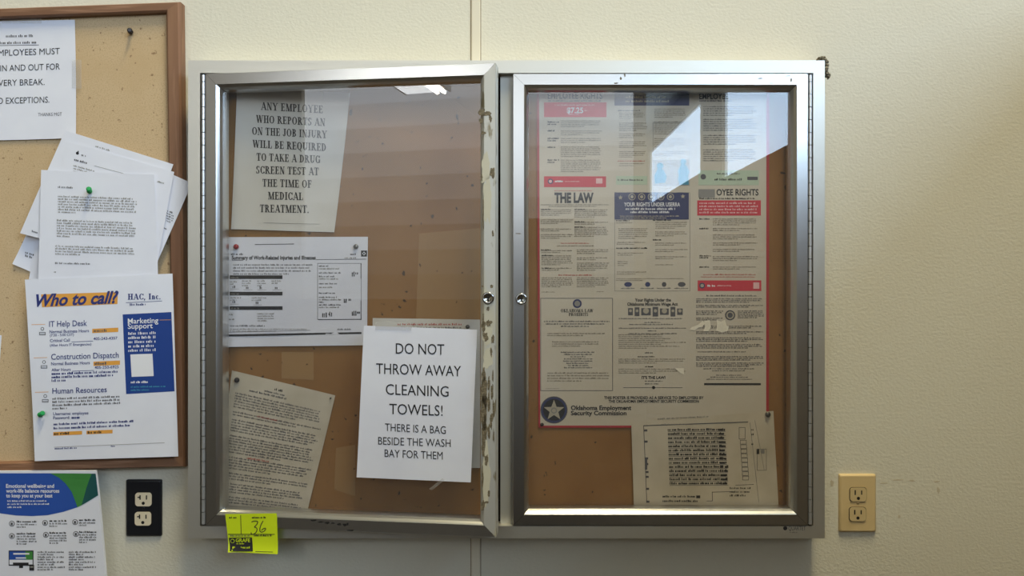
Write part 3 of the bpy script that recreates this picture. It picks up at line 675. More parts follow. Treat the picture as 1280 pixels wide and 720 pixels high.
for (x0, x1) in ((47, 82), (86, 120)):
    for k in range(4): s.greek(x0, 691+k*6.3, x1, 2, 3, 2.2, 'ink_soft', last=.6)
s.rect(11, 688, 42, 707, 'ink', 'screen_picture'); s.rect(12, 689.2, 41, 699.5, 'flyer_blue', 'screen_picture', .0005); s.rect(32, 689.2, 41, 699.5, 'flyer_green', 'screen_picture', .0006); s.rect(12, 699.5, 41, 705.5, 'paper', 'screen_picture', .0005)
s.rect(17, 691, 37, 693, 'white_ink', 'screen_picture', .0008); s.rect(20, 696.5, 33, 698, 'white_ink', 'screen_picture', .0008); s.rect(16.5, 703, 36, 707, 'ink', 'screen_picture', .0007); s.rect(24, 707, 29, 710, 'ink', 'screen_picture'); s.rect(37, 706, 43, 713, 'ink', 'screen_picture', .0008); s.rect(38, 707.5, 42, 709.5, 'ink_pale', 'screen_picture', .001)
s.build('flyer', 'paper', 'flyer with a blue and green curved header on emotional wellbeing, bottom left corner', 'flyer', thick=.006)

# ------------------------------------------------------------------ papers in the left half of the case
s = Sheet([(297, 108), (438, 117), (418.5, 290.5), (289.5, 286.5)], flat(.0165), .0014, {'br': .003, 'tr': .003}, 51)
for t, x0, x1, yb, sl in (('ANY EMPLOYEE', 326.5, 403.5, 137.5, .055), ('WHO REPORTS AN', 320.5, 406.5, 153.5, .05), ('ON THE JOB INJURY', 315.5, 409, 168.5, .05), ('WILL BE REQUIRED', 316, 407.5, 184.5, .05), ('TO TAKE A DRUG', 321, 400.5, 201, .04),
        ('SCREEN TEST AT', 320.5, 398.5, 217, .03), ('THE TIME OF', 328.5, 389.5, 233.5, .025), ('MEDICAL', 335.5, 379, 249.5, .02), ('TREATMENT.', 325.5, 386, 265.5, .015)):
    s.serif(t, x0, x1, yb, 9.6, 'ink', sl=sl)
s.line(330, 278.5, 400, 280, .5, 'ink_pale')
s.build('paper_notice', 'paper_grey', 'grey-white notice on drug screen tests after job injuries, top left inside the case', 'paper')
# injury summary form
s = Sheet([(286, 296.5), (460, 296), (459, 431.5), (279, 433.5)], flat(.0182), .001, {'bl': .004, 'b': .001}, 52)
s.line(319, 305.3, 368, 304.6, .9, 'ink_soft'); s.greek(289, 319, 315, 1, 3, 2.6, 'ink_soft')
s.text('Summary of Work-Related Injuries and Illnesses', 290, 395, 324.4, 4.6, 'ink', 'heading', bold=.03); s.line(290, 325.3, 458, 323.6, .7)
s.greek(292, 332, 393, 4, 3.8, 2.1, 'ink_soft', last=.7, dens=.9)
for y in (344.2, 364.7, 382.8):
    s.rect(287.5, y, 353.5, y+4.6, 'ink', 'color_band'); s.greek(289, y+3.6, 306, 1, 3, 2, 'ink_pale', off=.0006)
for (x0, y0, x1, n) in ((288, 353, 296, 2), (303, 352, 315, 3), (322, 352, 333, 3), (340, 352, 352, 2), (288, 373, 302, 2), (315, 373, 334, 2), (286, 394, 298, 1), (286, 400, 298, 1), (322, 393, 343, 4)): s.greek(x0, y0, x1, n, 2.9, 1.8, 'ink_pale')
for (x, y) in ((291, 360), (308, 361), (325, 361), (344, 361), (291, 379), (320, 380)): s.greek(x, y, x+4, 1, 3, 3, 'ink_soft'); s.line(x-3, y+1, x+8, y+1, .4, 'ink_pale')
s.greek(288, 408.3, 367, 1, 3, 2.2, 'ink_soft'); s.greek(288, 412, 388, 2, 2.4, 1.5, 'ink_pale')
s.line(285, 418, 452, 415, 2.4, 'ink', 'color_band'); s.line(286, 415, 388, 412.5, .5, 'ink_soft'); s.greek(422, 412.5, 452, 1, 3, 2, 'ink_soft')
s.outline(397, 329, 452, 399.5, .5, 'ink_soft', 'ruled_box'); s.line(451, 329, 451, 400, 1, 'ink', 'ruled_box'); s.line(398, 399, 452, 398.6, 1, 'ink', 'ruled_box')
for y, x1, m in ((333.5, 420, 'ink'), (336.8, 445, 'ink_pale'), (342, 444, 'ink_soft'), (346.5, 433, 'ink_soft'), (349.5, 440, 'ink_pale'), (355.5, 440, 'ink_soft'), (360, 428, 'ink_pale'), (367.3, 438, 'ink'), (372.5, 436, 'ink_soft'), (375.5, 444, 'ink_pale'), (378.8, 408, 'ink'), (382, 446, 'ink_soft'), (385, 444, 'ink_pale')): s.greek(399, y, x1, 1, 3, 2, m)
for (x, y) in ((403, 394), (412, 393), (440, 392), (430, 376), (440, 343)): s.greek(x, y, x+9, 2, 2.6, 3.4, 'ink_soft', rag=.4)
s.rect(451.5, 313.2, 459, 320.8, 'ink', 'emblem'); s.poly([(455.2, 314.6), (457.6, 317), (455.2, 319.4), (452.8, 317)], 'paper', 'emblem', .0005); s.disc(455.2, 317, 1.1, 'ink', 'emblem', .0007); s.greek(438, 319, 449, 1, 3, 2.4, 'ink'); s.greek(431, 323.4, 457, 1, 3, 2, 'ink_pale')
s.build('summary_form', 'paper', 'white landscape form summarising work-related injuries, with a row of black bars', 'paper')
pin('thumb_tack', 295.5, 308.5, flat(.0205), 'red_pin', 'red thumb tack at the upper left of the injury summary form', 'tack', cat='thumb tack')
pin('thumb_tack', 445, 308.5, flat(.0205), 'steel_pin', 'dark metal thumb tack at the upper right of the injury summary form', 'tack', cat='thumb tack', size=.95)
# tilted old sheet
s = Sheet([(290, 463), (419.5, 494), (383, 645), (269, 633)], flat(.0168), .001, {'tr': .002}, 53, local=(132, 168))
s.greek(56, 12, 74, 1, 3, 3, 'ink', sl=0); s.greek(44, 16.5, 86, 1, 3, 2.4, 'ink_soft'); s.greek(25, 20.5, 105, 1, 3, 2.6, 'ink_soft')
y = 27
for n, last in ((6, .75), (2, .8), (5, .95), (7, .7), (5, .6), (3, .6), (4, .8), (3, .8), (3, .5)):
    s.greek(8, y, 124, n, 3.35, 2.3, 'ink_soft', last=last, dens=.95); y += n*3.35+3
s.greek(40, 50, 90, 1, 3, 2.2, 'red_text'); s.greek(35, 104, 90, 1, 3, 2.4, 'red_text')
s.build('typed_sheet', 'paper_old', 'aged typed sheet hanging tilted, lower left inside the case', 'paper')
pin('thumb_tack', 296.5, 475, flat(.0188), 'dark_pin', 'dark maroon thumb tack in the tilted aged sheet', 'tack', cat='thumb tack')
pin('thumb_tack', 413.5, 497.5, flat(.0188), 'steel_pin', 'tiny grey pin head near the right corner of the tilted aged sheet', 'tack', cat='thumb tack', size=.35)
# sheet hidden behind the towels notice
s = Sheet([(466, 397.5), (600, 399.5), (600, 585), (462, 582)], flat(.0165), .0008, None, 54)
s.greek(497, 406.5, 577, 1, 3, 2.6, 'red_text', last=1); s.greek(494, 410.4, 577, 2, 2.6, 2, 'ink_soft', last=1)
s.build('paper_sheet', 'paper_grey', 'printed sheet mostly hidden behind the towels notice, red line along its top', 'paper')
pin('thumb_tack', 584.5, 408.5, flat(.0182), 'steel_pin', 'grey thumb tack at the top edge of the sheet behind the towels notice', 'tack', cat='thumb tack', size=.8)

# towels notice on the outside of the left pane
GP = ldoor(-.0160)
s = Sheet([(455, 407), (596.5, 412), (588.5, 603), (446, 596.5)], GP, .0006, {'bl': .001}, 55)
for t, x0, x1, yb, cap, sl in (('DO NOT', 495, 555.5, 442, 13, .022), ('THROW AWAY', 470.5, 576.5, 467, 13, .033), ('CLEANING', 482.5, 561, 493, 13, .036), ('TOWELS!', 487, 553.5, 517.5, 13, .033),
        ('THERE IS A BAG', 481.5, 557.5, 538.5, 9.5, .05), ('BESIDE THE WASH', 473, 563.5, 555.5, 9.5, .035), ('BAY FOR THEM', 481, 553.5, 571, 9.5, .045)):
    s.text(t, x0, x1, yb, cap, 'ink', sl=sl)
s.build('paper_notice', 'paper', 'bright white DO NOT THROW AWAY CLEANING TOWELS notice on the left pane', 'paper')
tape([(536, 611), (553, 598), (556, 600), (540, 613)], ldoor(-.0158), 'crumpled clear tape tail below the towels notice')
tape([(470, 402), (515, 403), (514, 413), (469, 412)], ldoor(-.0142), 'clear tape holding the top of the towels notice')
tape([(404, 104), (436, 106), (436, 128), (404, 126)], flat(.0215), 'clear tape on the top right corner of the drug test notice')

# yellow lot tag on the left door's bottom rail
s = Sheet([(281.5, 642.5), (346, 641.5), (348, 692), (287, 689)], ldoor(.0016), .0004, {'b': .003, 'bl': .003}, 61)
s.greek(286.5, 647.8, 296, 1, 3, 2.2, 'ink', last=1, dens=1.2); s.greek(315, 647.8, 332, 1, 3, 2.2, 'ink', last=1, dens=1.2); s.line(300.6, 644, 301.2, 667.5, .8, 'ink'); s.line(285.5, 667.3, 343.5, 667.3, .9, 'ink')
def stroke(pts, wd, m, part):
    for (a, c) in zip(pts[:-1], pts[1:]):
        dx, dy = c[0]-a[0], c[1]-a[1]; L = math.hypot(dx, dy); nx, ny = -dy/L*wd/2, dx/L*wd/2
        s.q([(a[0]+nx, a[1]+ny), (c[0]+nx, c[1]+ny), (c[0]-nx, c[1]-ny), (a[0]-nx, a[1]-ny)], m, part, .0005)
stroke([(314.5, 652.5), (317, 651.3), (320.5, 651.2), (322.5, 652.2), (321.5, 655), (318, 658.8), (320.5, 659.5), (321.6, 661.5), (320.8, 664.5), (318.5, 667), (315.5, 668), (313.8, 666.5), (314.2, 665.3)], 1.0, 'ink', 'handwriting')
stroke([(329, 651), (326.5, 655.5), (325, 660), (325, 663.8), (327, 665.3), (330, 664.2), (332.3, 661.5), (332, 660), (329.5, 660.5), (327, 663)], 1.0, 'ink', 'handwriting')
s.greek(288, 670.5, 312, 1, 3, 1.8, 'ink_soft', last=1); s.greek(317.5, 670.3, 340, 1, 3, 2, 'ink', last=1, dens=1.2)
for k in range(6):
    t0, t1 = k/6, (k+1)/6; s.poly([(286.2+2.8*t0, 672+16*t0), (315+2*t0, 671.6+17*t0), (315+2*t1, 671.6+17*t1), (286.2+2.8*t1, 672+16*t1)], 'ink', 'logo_panel', .0003)
s.text('GRAFE', 295, 313, 677.3, 4.4, 'lime', 'logo_panel', bold=.02, off=.0009); s.greek(296, 680, 313, 1, 3, 1.6, 'lime', 'logo_panel', off=.0009); s.greek(291.5, 685, 313, 1, 3, 2.4, 'lime', 'logo_panel', off=.0009, last=1); s.greek(291, 687.6, 308, 1, 3, 1.4, 'lime', 'logo_panel', off=.0009)
s.disc(291, 676, 2.6, 'lime', 'logo_panel', .0006); s.disc(291, 676, 2.0, 'ink', 'logo_panel', .0008); s.line(320, 688.4, 342, 689, .7, 'ink')
s.build('lot_tag', 'lime', 'fluorescent yellow lot tag numbered 36 stuck under the left door', 'tag')

# ------------------------------------------------------------------ labour law poster in the right half
s = Sheet([(671, 105), (961.5, 104), (961, 534.5), (673, 534.5)], flat(.0165), .0006, None, 71)
for (a, c, d, e) in (((671, 105), (673.8, 105), (675.4, 534.5), (673, 534.5)), ((958, 104), (961.5, 104), (961, 534.5), (957.5, 534.5)), ((673, 531.8), (961, 531.8), (961, 534.5), (673, 534.5))):
    for k in range(14):
        t0, t1 = k/14, (k+1)/14; L = lambda p, q, t: (p[0]*(1-t)+q[0]*t, p[1]*(1-t)+q[1]*t)
        if a[1] < 200: s.q([L(a, e, t0), L(c, d, t0), L(c, d, t1), L(a, e, t1)], 'border_red', 'red_border', .00025)
        else: s.q([L(a, c, t0), L(a, c, t1), L(e, d, t1), L(e, d, t0)], 'border_red', 'red_border', .00025)
def g(x0, y0, x1, y1, pitch=2.35, h=1.5, m='ink_warm', last=.6, **k): s.greek(x0, y0, x1, max(1, int((y1-y0)/pitch)), pitch, h, m, last=last, **k)
# column 1
s.text('EMPLOYEE RIGHTS', 684.5, 753, 123.5, 7.4, 'ink', 'heading', bold=.03); s.greek(685, 127, 753, 1, 3, 1.8, 'ink_soft', last=1)
s.rect(680, 128, 758, 146.5, 'red', 'header_band'); s.greek(693, 132.4, 745, 1, 3, 1.8, 'pink_ink', last=1, off=.0006); s.text('$7.25', 708.5, 729, 141.4, 6.6, 'white_ink', 'heading', bold=.03, off=.0006); s.greek(730, 139, 738, 1, 3, 1.2, 'pink_ink', off=.0006); s.greek(711, 144, 733, 1, 3, 1.6, 'pink_ink', off=.0006)
for y0, y1 in ((151, 161.5), (163.5, 171.5), (173, 182), (183.5, 198), (200, 218)): g(701, y0+1, 752, y1+1)
for y, n in ((153.5, 2), (164.5, 1), (174, 2), (185, 1), (201, 2)): s.greek(684.5, y, 699, n, 2.8, 2, 'ink', last=.7, dens=1.1)
s.rect(680, 220.5, 757.5, 234, 'red', 'header_band'); s.disc(688, 226.8, 3.4, 'navy', 'seal', .0005); s.disc(688, 226.8, 2, 'pink_ink', 'seal', .0006); s.greek(693.5, 227.8, 703, 1, 3, 2.4, 'white_ink', last=1, dens=1.2, off=.0006); s.greek(706, 227.6, 736, 1, 3, 1.6, 'pink_ink', off=.0006); s.rect(745, 223, 753, 229.5, 'pink_ink', 'header_band', .0005)
s.greek(693, 239, 741, 1, 3, 1.4, 'red_text', last=1); s.text('THE LAW', 693, 742, 253, 11.4, 'ink', 'heading', bold=.05)
s.greek(676, 256.5, 762, 1, 2, 1.4, 'ink_warm', last=1); s.greek(686, 258.6, 748, 1, 2, 1.4, 'ink_warm', last=1)
for x0, x1, blk in ((676, 716, ((262, 272), (274.5, 283), (286, 291), (293, 301))), (718, 760, ((262, 275), (277.5, 283), (284, 299)))):
    for y0, y1 in blk: g(x0, y0+1, x1, y1+1, 2.2, 1.5)
s.greek(701, 304.8, 738, 1, 2, 1.6, 'red_text', last=1); s.greek(696, 308, 742, 1, 2, 1.3, 'ink_warm', last=1)
for x0, x1, blk in ((677, 716, ((313, 318), (319.5, 333), (335, 340))), (721, 761, ((312, 320), (322, 327), (328.5, 340)))):
    for y0, y1 in blk: g(x0, y0+1, x1, y1+1, 2.2, 1.5)
s.greek(698, 344.6, 741, 1, 2, 1.6, 'red_text', last=1)
for x0, x1 in ((677, 717), (721, 761)): g(x0, 348, x1, 363, 2.2, 1.5)
for x0, y in ((676, 262.4), (718, 262.4), (718, 278), (718, 284.5), (676, 313), (677, 336), (677, 320)): s.greek(x0, y, x0+22, 1, 2, 1.7, 'ink', dens=1.1)
s.greek(677, 365.5, 706, 1, 2, 1.2, 'ink_warm'); s.greek(746, 365, 760, 1, 2, 1.2, 'ink_warm')
s.outline(675.5, 372.5, 766, 488.5, .7, 'ink_soft', 'ruled_box')
s.disc(721.5, 379.5, 5.6, 'navy', 'seal'); s.disc(721.5, 379.5, 3.6, 'ink_pale', 'seal', .0005)
s.serif('OKLAHOMA LAW', 701, 741.5, 390.4, 4.2, 'ink', 'heading'); s.serif('PROHIBITS', 711, 735, 395, 3.8, 'ink', 'heading')
s.greek(678, 402.5, 763, 1, 2, 1.8, 'ink_soft', last=1, center=True); s.greek(682, 405.6, 757, 1, 2, 1.8, 'ink_soft', last=1); s.greek(701, 408.6, 737, 1, 2, 1.8, 'ink_soft', last=1)
g(684, 417.5, 760, 423, 2.6, 1.6); g(690, 428, 750, 436, 2.6, 1.6)
for k, wv in enumerate((44, 36, 20, 36, 38, 30, 26, 36)): s.greek(723-wv/2, 441+k*2.75, 723+wv/2, 1, 2, 1.7, 'ink_soft', last=1)
g(684, 467, 761, 482, 3.3, 1.9); s.greek(682, 486, 712, 1, 2, 1.1, 'ink_pale')
# column 2
s.rect(768, 115.5, 861.5, 132, 'navy', 'header_band'); s.greek(782, 123, 850, 2, 5, 3, 'tan_fig', last=1, off=.0006, rag=.3)
s.greek(772, 139, 800, 1, 3, 1.6, 'ink_soft', last=1)
for y0, y1 in ((142, 152), (154.5, 166), (168, 176), (178, 188), (190, 201)): g(774, y0, 810, y1, 2.3, 1.3, rag=.2)
s.greek(772, 202, 812, 1, 3, 1.4, 'red_text', last=.9); g(774, 205, 806, 212, 2.6, 1.2)
s.rect(770, 220, 809, 231, 'mint', 'mint_band'); s.greek(772, 226, 806, 1, 3, 2.2, 'ink_soft', last=1, off=.0006)
s.outline(816, 153, 862, 232, .5, 'ink_pale', 'ruled_box')
for y0, y1 in ((137, 150), (153, 172), (174, 188), (190, 199)): g(818, y0, 858, y1, 2.5, 1.4)
s.rect(817, 200, 861, 231.5, 'tan_fig', 'picture_panel', .00024)
def fig(cx, cy, k, m, o): s.disc(cx, cy-9*k, 4*k, m, 'picture_panel', o); s.poly([(cx-3*k, cy-6*k), (cx+4*k, cy-5*k), (cx+8*k, cy+4*k), (cx+6*k, cy+11*k), (cx-6*k, cy+12*k), (cx-7*k, cy+3*k)], m, 'picture_panel', o)
fig(825, 217, 1.05, 'teal', .0004); fig(842, 214, 1.1, 'tan_fig', .0005); fig(854, 211, .95, 'teal', .0006); s.poly([(847, 222), (860, 218), (861, 231), (849, 231)], 'teal', 'picture_panel', .0007)
s.rect(768, 240.5, 861, 274.5, 'navy', 'header_band')
for x in (790, 802, 814, 826, 838): s.disc(x, 246, 4.4, 'tan_fig', 'emblem', .0005); s.disc(x, 246, 3.5, 'navy', 'emblem', .0006); s.disc(x, 246, 2, 'tan_fig', 'emblem', .0007)
def star(cx, cy, r, m, part, o): s.poly([(cx+(r if k % 2 == 0 else r*.42)*math.sin(k*math.pi/5), cy-(r if k % 2 == 0 else r*.42)*math.cos(k*math.pi/5)) for k in range(10)], m, part, o)
star(775.5, 247, 3.2, 'tan_fig', 'emblem', .0005); star(853.5, 245.5, 3.2, 'tan_fig', 'emblem', .0005)
s.text('YOUR RIGHTS UNDER USERRA', 780, 850, 258, 4.8, 'white_ink', 'heading', bold=.02, off=.0006); s.greek(782, 262.4, 847, 1, 3, 2.6, 'white_ink', last=1, off=.0006); s.greek(788, 266.4, 841, 1, 3, 2.6, 'white_ink', last=1, off=.0006); s.greek(775, 270.8, 853, 2, 2.4, 1.5, 'tan_fig', last=.8, off=.0006)
s.outline(768, 240.5, 862.5, 364, .5, 'ink_pale', 'ruled_box')
for x0, y0, x1, y1 in ((770, 277.5, 808, 282), (773, 285, 810, 300), (771, 302, 808, 308), (772, 315.5, 806, 321), (772, 326, 785, 335), (771, 339, 810, 346), (819, 277, 860, 287), (819, 289, 859, 298), (819, 303, 860, 309), (819, 311, 860, 318), (819, 320, 858, 327), (819, 330, 858, 334)): g(x0, y0+1.5, x1, y1+1.5, 2.4, 1.3, 'ink_warm')
for x0, y, x1 in ((770, 276.6, 788), (816, 276, 840), (770, 311, 812), (816, 300.6, 826)): s.greek(x0, y, x1, 1, 2, 1.9, 'ink', last=1, dens=1.1)
s.greek(770, 348.8, 858, 2, 2.2, 1.2, 'ink_warm', last=.4)
for x, wv, m in ((785, 6, 'navy'), (809.5, 4, 'navy'), (830, 3.5, 'ink_soft'), (852, 6, 'ink_soft')): s.disc(x, 355.5, wv*.8, m, 'emblem', ry=3); s.greek(x-9, 361, x+8, 1, 2, 1.5, 'ink_soft', last=1)
s.text('Your Rights Under the', 793.5, 838.5, 376.8, 3.8, 'ink', 'heading', bold=.03); s.text('Oklahoma Minimum Wage Act', 784, 847, 382, 3.8, 'ink', 'heading', bold=.03)
x = 785
for wv, h in ((6, 9), (6, 11), (12, 9), (7, 12), (11, 8), (6, 12), (7, 8)): s.rect(x, 389.6-h/2, x+wv, 389.6+h/2, 'ink_soft', 'picture_strip'); s.disc(x+wv/2, 388.5, wv*.3, 'tan_fig', 'picture_strip', .0006); x += wv+2.2
for y, wv in ((398.8, 84), (403.6, 20), (406.2, 58), (410.8, 84), (414.2, 12), (417.6, 60)): s.greek(815.5-wv/2, y, 815.5+wv/2, 1, 2, 1.5, 'ink_soft', last=1)
g(773, 419, 858, 439, 2.4, 1.5, rag=.4); s.greek(806, 441.6, 822, 1, 2, 1.6, 'ink'); s.greek(797, 446.5, 836, 1, 2, 1.6, 'ink'); g(773, 449.5, 859, 457, 2.4, 1.5); s.greek(806, 459, 826, 1, 2, 1.6, 'ink'); g(773, 462, 857, 471, 2.4, 1.5)
s.text("IT'S THE LAW!", 802, 831.5, 473.6, 3.4, 'ink', 'heading', bold=.03); s.greek(806, 477, 829, 2, 3.4, 1.6, 'ink_soft', last=.8); s.line(779, 484.2, 853, 484.2, .6); s.disc(816.8, 484.4, 2, 'ink', 'emblem')
# column 3
s.text('EMPLOYEE', 874, 910, 123.8, 6.6, 'ink', 'heading', bold=.03); s.greek(874, 127, 945, 1, 3, 2, 'ink_soft')
for y0, y1 in ((134, 148), (150, 168), (170, 186), (188, 206)): g(879, y0, 946, y1, 2.7, 1.5, 'ink_soft')
s.rect(873, 213, 948.5, 231.5, 'mint', 'mint_band'); s.disc(879, 221, 3.4, 'ink_soft', 'seal', .0005); s.greek(896, 218, 925, 1, 3, 2, 'ink_soft', last=1, off=.0006); s.greek(893, 225.5, 928, 1, 3, 2.6, 'ink', last=1, off=.0006); s.rect(934, 221, 947, 225, 'ink_soft', 'mint_band', .0005)
s.text('OYEE RIGHTS', 895.5, 948, 244.2, 7.6, 'ink', 'heading', bold=.02); s.rect(873, 236.5, 893.5, 247, 'ink_pale', 'grey_smudge'); s.greek(874, 249, 948, 1, 3, 2, 'ink', last=1, dens=1.1)
s.rect(871.5, 250.5, 951, 269.5, 'red', 'header_band'); s.greek(874, 255, 948, 4, 3.9, 2.3, 'pink_ink', last=1, off=.0006)
for y0, y1 in ((273, 283), (285, 291), (293, 301), (303, 309), (311, 317), (320, 329), (333, 340)): g(891, y0+1.4, 947, y1+1.4, 2.4, 1.5)
for y, n in ((274.5, 1), (286.6, 1), (320.6, 2), (334.6, 1)): s.greek(874, y, 889, n, 2.4, 1.9, 'ink', last=.8, dens=1.1)
s.greek(879, 344, 945, 1, 3, 1.6, 'red_text', last=1); s.greek(876, 346.8, 948, 1, 3, 1.4, 'red_text', last=1)
s.rect(872, 350.5, 951.5, 363.8, 'red', 'header_band'); s.disc(877.5, 357, 3.6, 'navy', 'seal', .0005); s.disc(877.5, 357, 2.2, 'tan_fig', 'seal', .0006); s.greek(884, 358.4, 893, 1, 3, 2.4, 'white_ink', last=1, dens=1.2, off=.0006); s.greek(896, 357.8, 930, 1, 3, 1.5, 'pink_ink', off=.0006); s.rect(941.5, 353, 949, 361, 'pink_ink', 'header_band', .0005)
s.greek(883, 370.5, 949, 1, 3, 2, 'ink_soft', last=1)
for x0, y0, x1, y1 in ((870, 372.8, 955, 380), (870, 381, 955, 386.5), (870, 388, 904, 396), (870, 397, 904, 402), (922, 388, 955, 400), (870, 407, 955, 412), (870, 414, 955, 420), (870, 421.6, 955, 428.5), (870, 430, 955, 437), (872, 439, 950, 441.5), (870, 445, 955, 452), (870, 453, 955, 459.5)): g(x0, y0+1.4, x1, y1+1.4, 2.05, 1.5, 'ink_soft', last=.8)
s.disc(912.5, 394, 6.4, 'ink_soft', 'seal'); s.disc(912.5, 394, 4.8, 'tan_fig', 'seal', .0005); s.disc(912.5, 394, 3.2, 'ink_soft', 'seal', .0006)
for y, wv in ((461.5, 66), (464, 44), (469.5, 34), (472, 48), (474.6, 58)): s.greek(912-wv/2, y, 912+wv/2, 1, 2, 1.4, 'ink_soft', last=1)
s.rect(880, 478.8, 951, 481.4, 'ink', 'header_band')
s.text('THIS POSTER IS PROVIDED AS A SERVICE TO EMPLOYERS BY', 755, 879.5, 498.8, 3.4, 'ink', 'heading', bold=.03); s.text('THE OKLAHOMA EMPLOYMENT SECURITY COMMISSION', 760.5, 873.5, 503.2, 3.4, 'ink', 'heading', bold=.03)
s.disc(692.4, 512.3, 17, 'ink_soft', 'state_seal', n=36); s.disc(692.4, 512.3, 15.8, 'navy', 'state_seal', .0004, n=36); s.disc(692.4, 512.3, 13.6, 'ink', 'state_seal', .0005, n=36)
star(692.4, 513, 13.4, 'tan_fig', 'state_seal', .0007); s.disc(692.4, 513, 3.8, 'ink_pale', 'state_seal', .0009); s.disc(692.4, 513, 2.4, 'tan_fig', 'state_seal', .0010)
s.text('Oklahoma Employment', 713.5, 789, 512.2, 5.2, 'ink', 'heading', bold=.03); s.text('Security Commission', 713.5, 783, 518.8, 5.2, 'ink', 'heading', bold=.03)
# ragged white spots
def torn(pts): s.poly(pts, 'torn', 'torn_spot', .0008)
torn([(862, 412), (864, 409), (872, 406), (878, 401), (881, 404), (878, 408), (872, 410), (868, 413)]); torn([(880, 401), (887, 400), (888.5, 409), (885, 414), (879, 414), (881, 408)]); torn([(895.5, 400), (901, 402), (906, 399.5), (908, 407), (911, 408), (909, 414), (902, 415.5), (895, 413), (896, 406)]); torn([(843.5, 460), (854.5, 460), (854.8, 468), (850, 466)])
s.build('labor_law_poster', 'poster', 'tall red-bordered labor law poster covered in columns of print, behind the right pane', 'poster')
pin('thumb_tack', 677.5, 530.5, flat(.0188), 'dark_pin', 'small dark thumb tack in the bottom left corner of the labor law poster', 'tack', cat='thumb tack', size=.7)

# floor plan sheet at the lower right
s = Sheet([(789, 527.5), (966.5, 513.5), (973.5, 640), (792.5, 640)], flat(.0186), .0007, {'tr': .001}, 72)
s.line(804, 531.5, 935, 526.8, 1.2); s.greek(826, 531, 880, 1, 3, 1.6, 'ink_pale'); s.greek(822, 524.5, 890, 1, 3, 2.2, 'ink_pale', last=1, sl=-.05)
s.line(804, 532, 808, 628, .8); s.line(937, 528, 948, 628, .6, 'ink_pale'); s.line(943, 525, 955, 588, .5, 'ink_pale')
for k in range(14):
    y0 = 538.4+k*5.15
    s.greek(834.5+k*.2, y0, 905+k*.25, 1, 3, 3.0, 'ink', last=1, rag=.02, dens=1.15, sl=-.006); s.greek(898+k*.2, y0, 906+k*.25, 1, 3, 3.4, 'ink', last=1, dens=1.4)
    s.line(834.5+k*.2, y0+.9, 907+k*.25, y0+.5, .5, 'ink_soft')
s.greek(828, 621.5, 874, 2, 5.6, 2.6, 'ink', last=1, rag=.02, dens=1.1); s.rect(870, 619, 875, 622.5, 'ink', 'plan_drawing')
s.outline(923.5, 534, 931.5, 549, .6, 'ink_soft', 'plan_drawing')
for k in range(9): s.outline(925+k*.35, 550+k*5.6, 933+k*.35, 555.2+k*5.6, .5, 'ink_soft', 'plan_drawing')
s.outline(946, 561, 958, 588, .5, 'ink_soft', 'plan_drawing'); s.rect(945.5, 561, 949, 567.5, 'ink', 'plan_drawing'); s.rect(951, 561, 955.5, 567, 'ink_pale', 'plan_drawing')
for y in (538, 552, 573, 580, 590, 596, 611, 627): s.rect(805+(y-538)*.03, y-1.4, 809+(y-538)*.03, y+1.2, 'ink_soft', 'plan_drawing')
s.rect(806, 573, 809, 587, 'ink_soft', 'plan_drawing'); s.line(890, 614.5, 916, 613.8, .7); s.line(889.5, 614.5, 890, 626, .7); s.line(883, 625.5, 890, 625.5, .7); s.greek(912, 611, 938, 3, 4.6, 2.4, 'ink', last=.8); s.line(919, 606, 942, 605, .6)
for y in (538, 544, 556): s.greek(939, y, 944, 1, 3, 2.4, 'ink')
s.build('floor_plan', 'paper_old', 'aged printed plan with a block of dark rows, lower right inside the case', 'paper')
pin('thumb_tack', 959.5, 518, flat(.0205), 'steel_pin', 'dark metal thumb tack in the upper right corner of the printed plan', 'tack', cat='thumb tack', size=1.05)

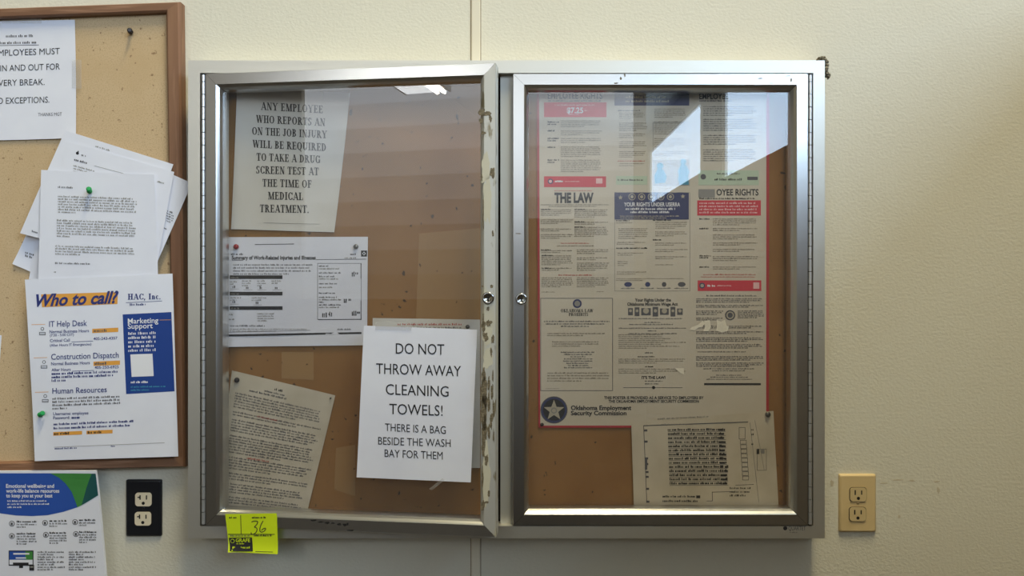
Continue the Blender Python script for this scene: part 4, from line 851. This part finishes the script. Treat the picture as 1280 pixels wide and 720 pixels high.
# ------------------------------------------------------------------ wall outlets
def rr_loop(cx, cy, hw, hh, r, n=5):
    q = []
    for (sx, sy, a0) in ((1, 1, 0), (-1, 1, 90), (-1, -1, 180), (1, -1, 270)):
        for k in range(n+1):
            a = math.radians(a0+90*k/n); q.append((cx+sx*(hw-r)+r*math.cos(a), cy+sy*(hh-r)+r*math.sin(a)))
    return q
def outlet(px, py, wpx, hpx, pm, rm, twenty, label, rec, screw):
    c = pt(px, py, .006); k = (D-.006)/F; W, H = wpx*k/2, hpx*k/2
    o = empty('wall_outlet', (c.x, 0, c.z), label, 'outlet')
    b = MB(); f = rr_loop(c.x, c.z, W-.0035, H-.0035, .002); m_ = rr_loop(c.x, c.z, W, H, .003)
    n = len(f); V = lambda L, y: [(x, y, z) for x, z in L]
    i = len(b.v); b.v += V(f, -.0062)+V(m_, -.0035)+V(m_, 0)
    b.f.append(tuple(range(n))); b.m.append(0); b.sm.append(False)
    for l in (0, 1):
        for q in range(n): b.f.append((l*n+q, l*n+(q+1) % n, (l+1)*n+(q+1) % n, (l+1)*n+q)); b.m.append(0); b.sm.append(l == 0)
    b.build('cover_plate', pm, o)
    for (ry) in rec:
        rc = pt(px+(.3 if ry < py else -.3), ry, .0075); b = MB(); rad = 10.2*k
        def shape(s_): return [(rc.x+s_*max(-rad, min(rad, 1.18*rad*math.cos(t*6.2832/40))), rc.z+s_*max(-rad*.83, min(rad*.83, 1.1*rad*math.sin(t*6.2832/40)))) for t in range(40)]
        o_, i_ = shape(1.07), shape(1.0)
        b.prism(V(o_, -.0066), V(o_, -.0060), 1); b.prism(V(i_, -.0082), V(i_, -.0062), 0)
        def sl(x, z, w_, h_): b.box((rc.x+x*k-w_*k/2, -.0084, rc.z+z*k-h_*k/2), (rc.x+x*k+w_*k/2, -.008, rc.z+z*k+h_*k/2), 1)
        sl(-4, 2.6, 1.6, 6 if not twenty else 5.5); sl(4, 2.6, 1.5, 5.2)
        if twenty: sl(-5.6, 2.7, 3, 1.5)
        p = [(rc.x+2*k*math.cos(t*.3927), rc.z-4.6*k+2*k*math.sin(t*.3927)) for t in range(16)]; b.prism(V(p, -.0084), V(p, -.008), 1)
        b.build('receptacle', [rm, 'slot'], o)
    sc = pt(px, py, .007); b = MB(); b.lathe((sc.x, -.006, sc.z), (0, -1, 0), [(.0026, 0), (.0026, .0006), (.0016, .0012)], 16, 0); b.box((sc.x-.0022, -.0075, sc.z-.0004), (sc.x+.0022, -.0068, sc.z+.0004), 1)
    b.build('screw', [screw, 'slot'], o)
outlet(179, 635.3, 44.5, 71, 'black_plate', 'ivory', True, 'black wall outlet plate with two ivory sockets, under the cork board', (624.3, 648.4), 'black_plate')
outlet(1072.5, 629.3, 46, 72.5, 'beige_plate', 'beige_dark', False, 'beige wall outlet plate right of the metal case', (618.2, 642.8), 'beige_plate')
